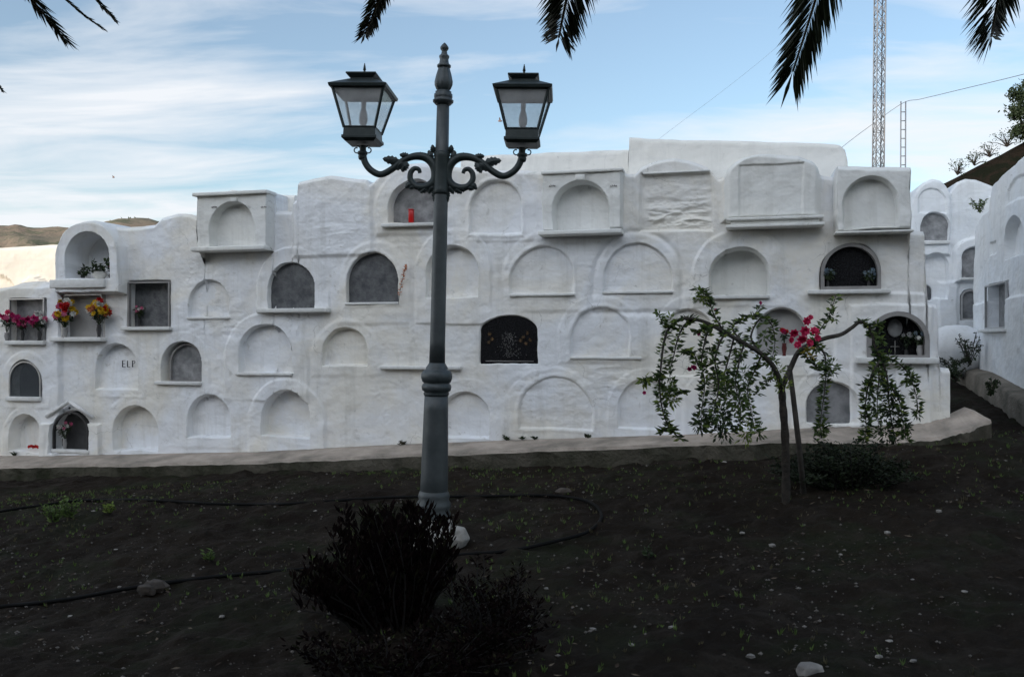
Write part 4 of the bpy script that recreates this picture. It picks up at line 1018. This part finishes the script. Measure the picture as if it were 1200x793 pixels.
# stake
mb = MB(); sb = gpt(944, 577); mb.tube([sb+Vector((-.0, .02, -.1)), P(936, 520, TY+.12), P(929, 460, TY+.1), P(925, 428, TY+.08)], [.025, .024, .022, .020], 10)
o = mb.build('support_stake', M['wood_stake']); tag(o, 'grey wooden stake leaning beside the tree trunk', 'stake')
# dark bush at its foot
rg = random.Random(12); c = Vector((2.95, 7.5, gh(2.95, 7.5))); st = [(rg.uniform(-.62, .55), rg.uniform(-.3, .3), rg.uniform(.08, .40), .06) for _ in range(120)]
st = [(dx, dy, max(.07, h*(1-.75*max(0, abs(dx)-.2)/.45)), sp) for dx, dy, h, sp in st]
M['bush_dark'] = leafmat('bush_leaf', (.014, .022, .010), (.022, .032, .014), .6, .1)
shrub('bush', 'dense dark green bush on the soil right of the tree trunk', c, st, ('bush_dark', 'leaf_dark'), 9, leafL=.045, leafW=.022, dens=1.4)

# ------------------------------------------------------------------ offerings in the niches
def bouquet(name, label, base, h, r, mats, nf, seed, vase=('vase', .035, .12), group=None, cat='flowers', vlean=0, fs=.03):
    gm = 16 if cat == 'potted plant' else 8
    h *= 1.08; r *= 1.25; fs *= 1.45; nf = int(nf*1.25)
    rg = random.Random(seed); base = Vector(base); root = empty(name, base); tag(root, label, cat, group)
    if vase:
        vm, vr, vh = vase; mb = MB(); mb.lathe([(0, 0), (vr*.8, 0), (vr*.6, vh*.15), (vr, vh*.6), (vr*.75, vh*.9), (vr*.9, vh), (vr*.7, vh), (0, vh*.9)], base, 14); mb.build('vase', M[vm], root)
    else: vh = 0
    ml = MB(); top_ = base+Vector((0, 0, h-r*.7))
    b = base+Vector((0, 0, vh*.9))
    pts = []
    for k in range(nf):
        d = Vector((rg.gauss(0, 1), rg.gauss(0, 1)-.4, rg.gauss(0, .8))).normalized(); p = top_+Vector((d.x*r, d.y*r*.8, d.z*r*.8))*rg.uniform(.55, 1); pts.append(p)
        ml.tube([b, b.lerp(p, .5)+Vector((0, 0, .01)), p], .0022, 4)
    for k in range(int(nf*gm)):
        d = Vector((rg.gauss(0, 1), rg.gauss(0, 1), rg.gauss(0, .8))).normalized(); q = pts[k % nf]; p = b.lerp(q, rg.uniform(.45, 1.0))
        ml.leaf(p, d, rg.uniform(.035, .075), rg.uniform(.012, .022), rg=rg)
    ml.build('greenery', M['leaf_dark'], root, smooth=False)
    for k, p in enumerate(pts):
        mm = M[mats[k % len(mats)]]; o = blossom(0, 0, 0, fs*rg.uniform(.8, 1.15), root, mm, rg, 7, world=p); o.name = 'flower'
    return root
def npos(x, y, w): u, v = WL.uv(x, y, w); return WL.W(float(u), float(v), w)
bouquet('flower_bouquet', 'pink flowers in a grey vase cut by the left edge', npos(8, 400, .09), .38, .085, ['rose', 'magenta', 'pink'], 11, 1)
bouquet('flower_bouquet', 'deep magenta flowers in front of the leftmost square niche', npos(26, 399, .09), .33, .09, ['magenta', 'magenta', 'rose'], 13, 2, ('vase_dark', .03, .14))
bouquet('flower_bouquet', 'pink and white flowers right of the deep magenta bunch', npos(46, 399, .09), .34, .10, ['magenta', 'rose', 'white_petal', 'magenta'], 13, 3, ('vase_dark', .035, .13))
bouquet('flower_bouquet', 'large red, yellow and white bunch with green leaves on the left sill', npos(76, 396, .10), .46, .155, ['yellow', 'red', 'white_petal', 'yellow', 'red', 'rose'], 22, 4, ('vase', .04, .14), fs=.036)
bouquet('flower_bouquet', 'round yellow, red and white bunch at the right end of the left sill', npos(116, 396, .10), .45, .135, ['yellow', 'white_petal', 'red', 'yellow', 'orange'], 20, 5, ('vase_dark', .035, .18), fs=.036)
bouquet('flower_vase', 'small white flowers in a vase inside the square dark niche', npos(163, 383, -.08), .27, .06, ['white_petal', 'rose'], 7, 6, ('vase_dark', .02, .1), fs=.018)
bouquet('potted_plant', 'leafy plant in a white pot in the top left hooded niche', npos(117, 327, -.02), .25, .12, ['white_petal', 'leafy', 'leafy'], 9, 7, ('vase_white', .10, .10), cat='potted plant', fs=.013)
bouquet('potted_plant', 'low dark green plant left of the white pot in the hooded niche', npos(97, 327, -.02), .19, .09, ['leafy'], 7, 8, ('vase_dark', .03, .05), cat='potted plant', fs=.01)
bouquet('potted_plant', 'dark reddish plant right of the white pot in the hooded niche', npos(130, 327, -.08), .28, .08, ['leafy', 'magenta', 'leafy', 'leafy'], 7, 9, ('vase_dark', .03, .07), cat='potted plant', fs=.014)
bouquet('flower_vase', 'pale flowers in a white vase inside the black gabled niche', npos(76, 527, .0), .36, .07, ['white_petal', 'rose'], 8, 10, ('vase', .03, .15), fs=.02)
bouquet('flower_vase', 'dark red flower in a slim dark red vase in the niche behind the tree', npos(919, 417, -.05), .28, .035, ['red', 'magenta'], 4, 11, ('red_vase', .028, .14), fs=.022)
bouquet('flower_vase', 'pale blue flowers at the left inside the black glass niche', npos(970, 338, .03), .2, .05, ['blue_petal'], 6, 12, ('vase_dark', .015, .08), fs=.02)
bouquet('flower_vase', 'pale blue flowers at the right inside the black glass niche', npos(1018, 338, .03), .19, .055, ['blue_petal'], 7, 13, ('vase_dark', .015, .08), fs=.02)
bouquet('flower_vase', 'pale flowers at the right side of the niche with the oval plate', npos(1078, 419, .04), .26, .06, ['white_petal', 'blue_petal', 'white_petal'], 7, 14, ('vase', .035, .13), fs=.02)
bouquet('flower_vase', 'small grey flowers beside the cross in the niche with the oval plate', npos(1062, 419, .0), .25, .045, ['portrait'], 4, 15, ('vase_dark', .02, .08), fs=.018)
# red candle
c = npos(482, 261, -.02); root = empty('grave_candle', c); tag(root, 'bright red grave candle in the upper niche left of the lamp pole', 'candle')
mb = MB(); mb.box(c+Vector((0, 0, .075)), (.062, .05, .15), WL.M()); mb.build('candle_glass', M['red_candle'], root, bevel=.008)
mb = MB(); mb.box(c+Vector((0, 0, .157)), (.066, .054, .014), WL.M()); mb.build('lid', M['red_candle'], root, bevel=.004)
# dried flower sprig
rg = random.Random(6); mb = MB(); pts = catmull([npos(467, 356, .04), npos(469, 340, .06), npos(473, 322, .07), npos(475, 312, .07)], 6); mb.tube(pts, .0025, 4)
for p in pts[4:]:
    for _ in range(4): mb.leaf(p, (rg.gauss(0, 1), rg.gauss(0, 1), rg.uniform(0, 1)), .035, .014, mi=1, rg=rg)
o = mb.build('dried_sprig', [M['shrub_twig'], M['orange']], smooth=False); tag(o, 'orange dried flower sprig standing beside the middle slate niche', 'dried flowers')
# red bunch lying down
rg = random.Random(9); c = npos(40, 526, .0); root = empty('fallen_flowers', c); tag(root, 'small red flower bunch lying in the leftmost bottom niche', 'flowers')
for k in range(5): o = blossom(0, 0, 0, .03, root, M['red'], rg, 5, world=c+WL.M() @ Vector((-.08+.035*k, .0, .03+.008*(k % 2)))); o.name = 'flower'

# passage plants and creeper
def vplant(name, label, c, h, w, n, mats, seed, cat='plant'):
    rg = random.Random(seed); mb = MB(); c = Vector(c)
    tips_ = [c+Vector((rg.uniform(-w, w), rg.uniform(-w, w)*.7, h*rg.uniform(.6, 1))) for _ in range(9)]
    for q in tips_: mb.tube([c, c.lerp(q, .5)+Vector((0, 0, .03)), q], .006, 4, mi=1)
    for k in range(n):
        p = c.lerp(tips_[k % 9], rg.random()**.6); mb.leaf(p, (rg.gauss(0, 1), rg.gauss(0, 1), rg.gauss(0, .8)), rg.uniform(.03, .06), rg.uniform(.016, .03), rg=rg)
    o = mb.build(name, [M[mats], M['shrub_twig']], smooth=False); tag(o, label, cat)
vplant('plant', 'dark leafy plant at the left side of the gabled block', P(1136, 428, 12.6), .50, .16, 260, 'leaf_dark', 1)
vplant('plant', 'low green plants across the end of the passage', P(1117, 430, 12.4), .16, .4, 260, 'leaf_dark', 2)
vplant('plant', 'dark plant beside the wall corner at the passage mouth', P(1121, 447, 10.6), .20, .16, 200, 'leaf_dark', 3)
vplant('plant', 'upright weed growing against the kerb of the gabled block', P(1161, 464, 10.2), .22, .10, 130, 'leaf_dark', 4)
vplant('creeper', 'bright green tuft growing on the vaulted block roof', P(1148, 249, 13.9), .24, .16, 170, 'leaf', 5, 'creeper')

# ------------------------------------------------------------------ masts, wires
def mast(name, label, x, ytop, ybase, Y, wpx, lean, step, ladder=False):
    b = P(x-lean, ybase, Y); t = P(x, ytop, Y); root = empty(name, (b.x, b.y, -1)); tag(root, label, 'mast')
    b = b+(b-t).normalized()*0; W_ = wpx/F*Y/2; H = (t-b).length; d = (t-b).normalized(); mb = MB(); sh = []
    nl = 4 if not ladder else 2
    offs = [Vector((-W_, -W_, 0)), Vector((W_, -W_, 0)), Vector((W_, W_, 0)), Vector((-W_, W_, 0))] if not ladder else [Vector((-W_, 0, 0)), Vector((W_, 0, 0))]
    lr = .045*Y/60
    for o in offs: mb.tube([b+o, t+o], lr, 5)
    mb.build('mast_legs', M['mast'], root); mb = MB(); n = int(H/step); prs = [(i, (i+1) % 4) for i in range(4)] if not ladder else [(0, 1)]
    for k in range(n):
        for i, j in prs:
            p0 = b+d*k*step; p1 = b+d*(k+1)*step
            if ladder: mb.tube([p0+offs[i], p0+offs[j]], lr*.75, 4)
            else:
                mb.tube([p0+offs[i], p1+offs[j]], lr*.55, 4)
                mb.tube([p0+offs[j], p1+offs[i]], lr*.55, 4)
                if k % 3 == 0: mb.tube([p0+offs[i], p0+offs[j]], lr*.55, 4)
    mb.build('lattice', M['mast'], root)
    return root, b, t
_, b, t = mast('lattice_mast', 'tall steel lattice mast rising behind the wall at right, out of frame at the top', 1034, -260, 400, 55, 9.6, 7, .75)
_, b, t2 = mast('ladder_mast', 'thin short ladder-like mast right of the tall lattice mast', 1058.5, 119, 400, 60, 5.6, 1, .62, True)
def wire(label, pts, r):
    mb = MB(); mb.tube(catmull(pts, 8), r, 5); o = mb.build('cable', M['mast']); tag(o, label, 'cable')
wire('thin overhead cable running over the short mast to the right edge', [P(960, 196, 61), P(990, 170, 61), P(1022, 146, 61), P(1058, 121, 60), P(1080, 116, 57), P(1130, 104, 52), P(1200, 87, 46), P(1260, 70, 40)], .02)
wire('faint guy wire slanting down from the tall mast to the left', [P(1034, -60, 55), P(905, 60, 50), P(780, 157, 45), P(760, 172, 44)], .006)

# ------------------------------------------------------------------ birds
def bird(label, c, span):
    mb = MB(); c = Vector(c); mb.ball(c, span*.12, (2.2, .8, .8), 8)
    for sg in (-1, 1): mb.add([c+Vector((-.1*span, 0, 0)), c+Vector((.12*span, 0, 0)), c+Vector((.0, sg*.3*span, .32*span)), c+Vector((-.1*span, sg*.28*span, .30*span))], [(0, 1, 2, 3)])
    o = mb.build('bird', M['bird']); tag(o, label, 'bird')
M['bird'] = simple('bird_feathers', (.30, .20, .18), (.22, .15, .13), 30, .8)
bird('small brownish bird flying just left of the right lantern', P(586, 142, 24), .26); bird('tiny dark bird in the sky above the left niches', P(133, 208, 40), .26)

# ------------------------------------------------------------------ palms
def frond(root, p0, p1, p2, p3, wd, seed, ref, n=70, start=.12):
    rg = random.Random(seed); pts = []
    for i in range(29):
        t = i/28; pts.append(p0*(1-t)**3+p1*3*t*(1-t)**2+p2*3*t*t*(1-t)+p3*t**3)
    L_ = sum((pts[i+1]-pts[i]).length for i in range(28)); fr = MB()
    fr.tube(pts, [.024*(1-.85*i/28)+.002 for i in range(29)], 6, mi=1, flat=.7)
    n = int(L_/.017)
    for k in range(n):
        t = start+(1-start)*(k+.5)/n; f = t*28; i = min(int(f), 27); p = pts[i].lerp(pts[i+1], f-i); T = (pts[i+1]-pts[i]).normalized()
        sd = T.cross(ref); sd.normalize(); up = sd.cross(T)
        LL = wd*min(1, (t-start)*5+.25)*(1 if t < .75 else 1-.5*((t-.75)/.25))
        ang = .80-.42*t
        for sg in (-1, 1):
            d = T*math.cos(ang)+sd*sg*math.sin(ang)+up*rg.uniform(-.05, .3)+Vector((0, 0, -.06)); d.x += rg.uniform(-.04, .04); d.z += rg.uniform(-.04, .04)
            l = LL*rg.uniform(.85, 1.1)
            fr.leaf(p, d, l, .015, nrm=up+Vector((rg.uniform(-.6, .6), rg.uniform(-.6, .6), 0)), rg=rg, curl=rg.uniform(-.01, .03))
    fr.leaf(p, T, wd*.5, .02, rg=rg)
    return fr.build('frond', [M['palm'], M['rachis']], root, smooth=False)
def palm(label, C, tips, nr, seed):
    C = Vector(C); g = gh(C.x, C.y); root = empty('palm_tree', (C.x, C.y, g)); tag(root, label, 'palm tree')
    mb = MB(); mb.lathe([(.42, g-.2), (.36, g+.5), (.31, g+2), (.30, C.z-1), (.40, C.z-.5), (.42, C.z), (.2, C.z+.3), (0, C.z+.4)], (C.x, C.y, 0), 26, wob=lambda w, zz: 1+.05*math.sin(5*w+zz*16)+.04*math.sin(zz*40)); mb.build('trunk', M['bark'], root)
    for i, (tx, ty, ux, uy, Y, dY, wd, rf) in enumerate(tips):
        tip = P(tx, ty, Y); up_ = P(ux, uy, Y-dY); d = (up_-tip).normalized()
        out = Vector((tip.x-C.x, tip.y-C.y, 0)); L_ = out.length; out.normalize()
        p2 = tip+d*max(1.3, (C.z-tip.z)*.45); p1 = C+out*L_*.45+Vector((0, 0, 1.3))
        ref = Vector(rf) if rf else out+Vector((0, 0, .35))
        frond(root, C+out*.2, p1, p2, tip, wd, seed*50+i, ref.normalized())
    rg = random.Random(seed); k = 0; tries = 0
    while k < nr and tries < 600:
        tries += 1
        a = rg.uniform(0, 6.283); el = rg.uniform(-.5, 1.2); L_ = rg.uniform(3.4, 4.4); out = Vector((math.cos(a), math.sin(a), 0))
        p0 = C+out*.2; p1 = C+out*L_*.4*math.cos(el*.6)+Vector((0, 0, L_*.45*math.sin(el)+.5)); p3 = C+out*L_*.92*math.cos(el*.35)+Vector((0, 0, L_*(.55*math.sin(el)-.55))); p2 = C+out*L_*.8*math.cos(el*.4)+Vector((0, 0, L_*(.62*math.sin(el)-.05)))
        bad = False
        for q in range(11):
            t = q/10; p = p0*(1-t)**3+p1*3*t*(1-t)**2+p2*3*t*t*(1-t)+p3*t**3
            if p.z < EYE+.5 and p.y > -1.5: bad = True
            if p.y > .1 and abs(p.x) < .62*p.y+.9 and (p.z-EYE) < .42*p.y+.75: bad = True
        if bad: continue
        frond(root, p0, p1, p2, p3, .42, seed*99+k, (out*.3+Vector((0, 0, 1))).normalized()); k += 1
palm('palm tree standing behind the viewpoint whose frond tips hang into the top of the picture', (2.3, -1.3, 6.6),
     [(428, 40, 456, -14, 4.6, .5, .24, None), (655, 44, 668, -32, 4.2, .9, .42, (0.1, 1, .2)), (929, 84, 968, -32, 4.4, .4, .46, (.15, 1, .1)), (1162, 43, 1166, -38, 4.3, .9, .42, (.1, 1, .2))], 22, 3)
palm('palm tree standing behind the viewpoint whose dark fronds reach in at the top left corner', (-5.2, -.8, 6.0),
     [(74, 44, -10, -50, 4.8, .5, .22, (.5, 1, .3)), (119, 33, 50, -12, 5.2, .3, .10, (.9, .3, .6)), (132, 21, 84, -24, 5.0, .5, .15, (.5, 1, .3)), (1, 104, -20, 75, 4.6, .3, .10, (.5, 1, .3))], 16, 4)

# ------------------------------------------------------------------ hillside tree and bushes
def crown_tree(name, label, base, h, blobs, mats, seed, cat='tree', n=900, leafs=.18):
    rg = random.Random(seed); base = Vector(base); root = empty(name, base); tag(root, label, cat)
    mt = MB(); ml = MB()
    for (bx, by, bz, r_) in blobs:
        c = base+Vector((bx, by, bz)); mt.tube(catmull([base, base.lerp(c, .5)+Vector((rg.uniform(-.2, .2), 0, .1)), c], 5), [.09*h/4*(1-.07*i) for i in range(11)], 6)
        for k in range(9):
            d = Vector((rg.gauss(0, 1), rg.gauss(0, 1), rg.gauss(0, .8))).normalized(); mt.tube([c, c+d*r_*.95], [.02, .006], 4)
            sub_ = c+d*r_*rg.uniform(.4, .95)
            for q in range(int(n/len(blobs)/9)):
                p = sub_+Vector((rg.gauss(0, 1), rg.gauss(0, 1), rg.gauss(0, .8)))*r_*.24; ml.leaf(p, (rg.gauss(0, 1), rg.gauss(0, 1), rg.gauss(0, 1)), leafs*rg.uniform(.6, 1.2), leafs*.45, rg=rg)
    mt.build('trunk', M['bark'], root); ml.build('crown', M[mats], root, smooth=False)
b = P(1212, 172, 29.5)
crown_tree('hillside_tree', 'dark tree with an open crown on the slope at the upper right edge', b, 3, [(-.55, 0, 1.2, .45), (-.15, .2, 1.9, .5), (.4, 0, 2.2, .7), (.2, 0, 1.2, .6), (-.35, 0, .5, .4), (1.0, 0, 1.8, .9)], 'leaf_dark', 3, n=5200, leafs=.13)
def bare_bush(x, y, r_, seed, label):
    rg = random.Random(seed); c = P(x, y, 29.8); mb = MB()
    for k in range(16):
        d = Vector((rg.gauss(0, 1), rg.gauss(0, .5), abs(rg.gauss(0, 1))+.3)).normalized(); e = c+d*r_*rg.uniform(.5, 1); mb.tube([c, (c+e)/2+Vector((0, 0, .05)), e], [.018, .012, .005], 4)
        for q in range(9): mb.leaf(e+Vector((rg.gauss(0, .1), 0, rg.gauss(0, .1)))*r_, (rg.gauss(0, 1), rg.gauss(0, 1), rg.gauss(0, 1)), .07, .035, mi=1, rg=rg)
    o = mb.build('hillside_bush', [M['bark'], M['leaf_dark']], smooth=False); tag(o, label, 'bush')
bare_bush(1122, 205, .5, 1, 'lowest sparse bush on the dark slope edge above the vaults'); bare_bush(1142, 194, .42, 2, 'middle sparse bush on the dark slope edge')
bare_bush(1160, 184, .5, 3, 'sparse bush on the slope edge just below the tree'); bare_bush(1180, 172, .6, 4, 'sparse bush at the foot of the hillside tree')
rg = random.Random(77)
for i in range(10):      # shrubs on the far ridge
    x = (2, 10, 24, 60, 68, 145, 152, 160, 168, 174)[i]; y = float(np.interp(x, [q[0] for q in sil], [q[1] for q in sil]))+1.5
    mb = MB(); c = P(x, y, 262); 
    for k in range(60): 
        d = Vector((rg.gauss(0, 1)*1.4, rg.gauss(0, .5), abs(rg.gauss(0, .6)))); mb.leaf(c+d*.9, (rg.gauss(0, 1), rg.gauss(0, 1), rg.gauss(0, 1)), 1.0, .6, rg=rg)
    o = mb.build('ridge_bush', M['leaf'], smooth=False); tag(o, 'tiny green bush on the ridge of the distant hill at left', 'bush', 'bushes on the distant ridge')

# ------------------------------------------------------------------ sky, sun, camera
EL, AZ = R(9.5), R(225)
w = bpy.data.worlds.new('World'); S.world = w; w.use_nodes = True; nt = w.node_tree; bg = nt.nodes['Background']
sky = nt.nodes.new('ShaderNodeTexSky'); sky.sky_type = 'NISHITA'; sky.sun_disc = False; sky.sun_elevation = EL; sky.sun_rotation = AZ
sky.air_density = 1.0; sky.dust_density = .5; sky.ozone_density = 1.9
tc = nt.nodes.new('ShaderNodeTexCoord'); sp = nt.nodes.new('ShaderNodeSeparateXYZ'); nt.links.new(tc.outputs['Generated'], sp.inputs[0])
def mth(op, a, b=None):
    m = nt.nodes.new('ShaderNodeMath'); m.operation = op
    for i, v in enumerate((a, b)):
        if v is None: continue
        if hasattr(v, 'is_output'): nt.links.new(v, m.inputs[i])
        else: m.inputs[i].default_value = v
    return m.outputs[0]
zz = mth('ADD', mth('MAXIMUM', sp.outputs[2], 0.0), .10)
cb = nt.nodes.new('ShaderNodeCombineXYZ'); nt.links.new(mth('DIVIDE', sp.outputs[0], zz), cb.inputs[0]); nt.links.new(mth('DIVIDE', sp.outputs[1], zz), cb.inputs[1])
mp = nt.nodes.new('ShaderNodeMapping'); mp.inputs['Rotation'].default_value = (0, 0, R(12)); mp.inputs['Scale'].default_value = (.45, 1.15, 1); mp.inputs['Location'].default_value = (1.7, .9, 0); nt.links.new(cb.outputs[0], mp.inputs[0])
n1_ = noise(nt, .75, 5, .55, mp.outputs[0], .5); n2_ = noise(nt, 2.6, 7, .6, mp.outputs[0], .6)
cl = mth('ADD', mth('MULTIPLY', n1_, .7), mth('MULTIPLY', n2_, .3))
# more cloud towards the horizon and towards the left
hz = nt.nodes.new('ShaderNodeMapRange'); nt.links.new(sp.outputs[2], hz.inputs[0]); hz.inputs[1].default_value = .42; hz.inputs[2].default_value = .08; hz.inputs[3].default_value = 0; hz.inputs[4].default_value = .07
lf = nt.nodes.new('ShaderNodeMapRange'); nt.links.new(sp.outputs[0], lf.inputs[0]); lf.inputs[1].default_value = .5; lf.inputs[2].default_value = -.5; lf.inputs[3].default_value = -.035; lf.inputs[4].default_value = .03
cm = ramp(nt, mth('ADD', mth('ADD', cl, hz.outputs[0]), lf.outputs[0]), [(.49, .12), (.64, .95)])
SKYK = 1.0
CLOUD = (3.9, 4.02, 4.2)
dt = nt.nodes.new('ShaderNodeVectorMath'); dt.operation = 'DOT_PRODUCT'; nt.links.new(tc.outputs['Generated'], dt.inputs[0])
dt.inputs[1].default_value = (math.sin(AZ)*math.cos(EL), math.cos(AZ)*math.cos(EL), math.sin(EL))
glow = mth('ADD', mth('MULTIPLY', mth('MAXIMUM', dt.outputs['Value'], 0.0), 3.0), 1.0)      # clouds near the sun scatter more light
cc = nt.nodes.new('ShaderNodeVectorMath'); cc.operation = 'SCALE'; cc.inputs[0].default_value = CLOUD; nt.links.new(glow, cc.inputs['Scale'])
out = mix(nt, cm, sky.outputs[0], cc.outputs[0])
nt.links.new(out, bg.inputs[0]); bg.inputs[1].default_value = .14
sun = bpy.data.lights.new('sun', 'SUN'); sun.energy = 2.0; sun.angle = R(.53); sun.color = (1, .86, .70)
so = bpy.data.objects.new('sun', sun); COL.objects.link(so)
vsun = Vector((math.sin(AZ)*math.cos(EL), math.cos(AZ)*math.cos(EL), math.sin(EL)))
so.rotation_euler = vsun.to_track_quat('Z', 'Y').to_euler(); so.location = vsun*50
cam = bpy.data.cameras.new('camera'); cam.lens = 30; cam.sensor_width = 36; cam.clip_end = 3000; cam.clip_start = .05
co = bpy.data.objects.new('camera', cam); COL.objects.link(co); co.location = (0, 0, EYE); co.rotation_euler = (R(90), 0, 0); S.camera = co
S.view_settings.view_transform = 'Standard'; S.view_settings.look = 'None'; S.view_settings.gamma = 1; S.view_settings.use_curve_mapping = False
S.view_settings.exposure = 0.76
S.render.engine = 'CYCLES'
S.cycles.max_bounces = 6; S.cycles.transparent_max_bounces = 12
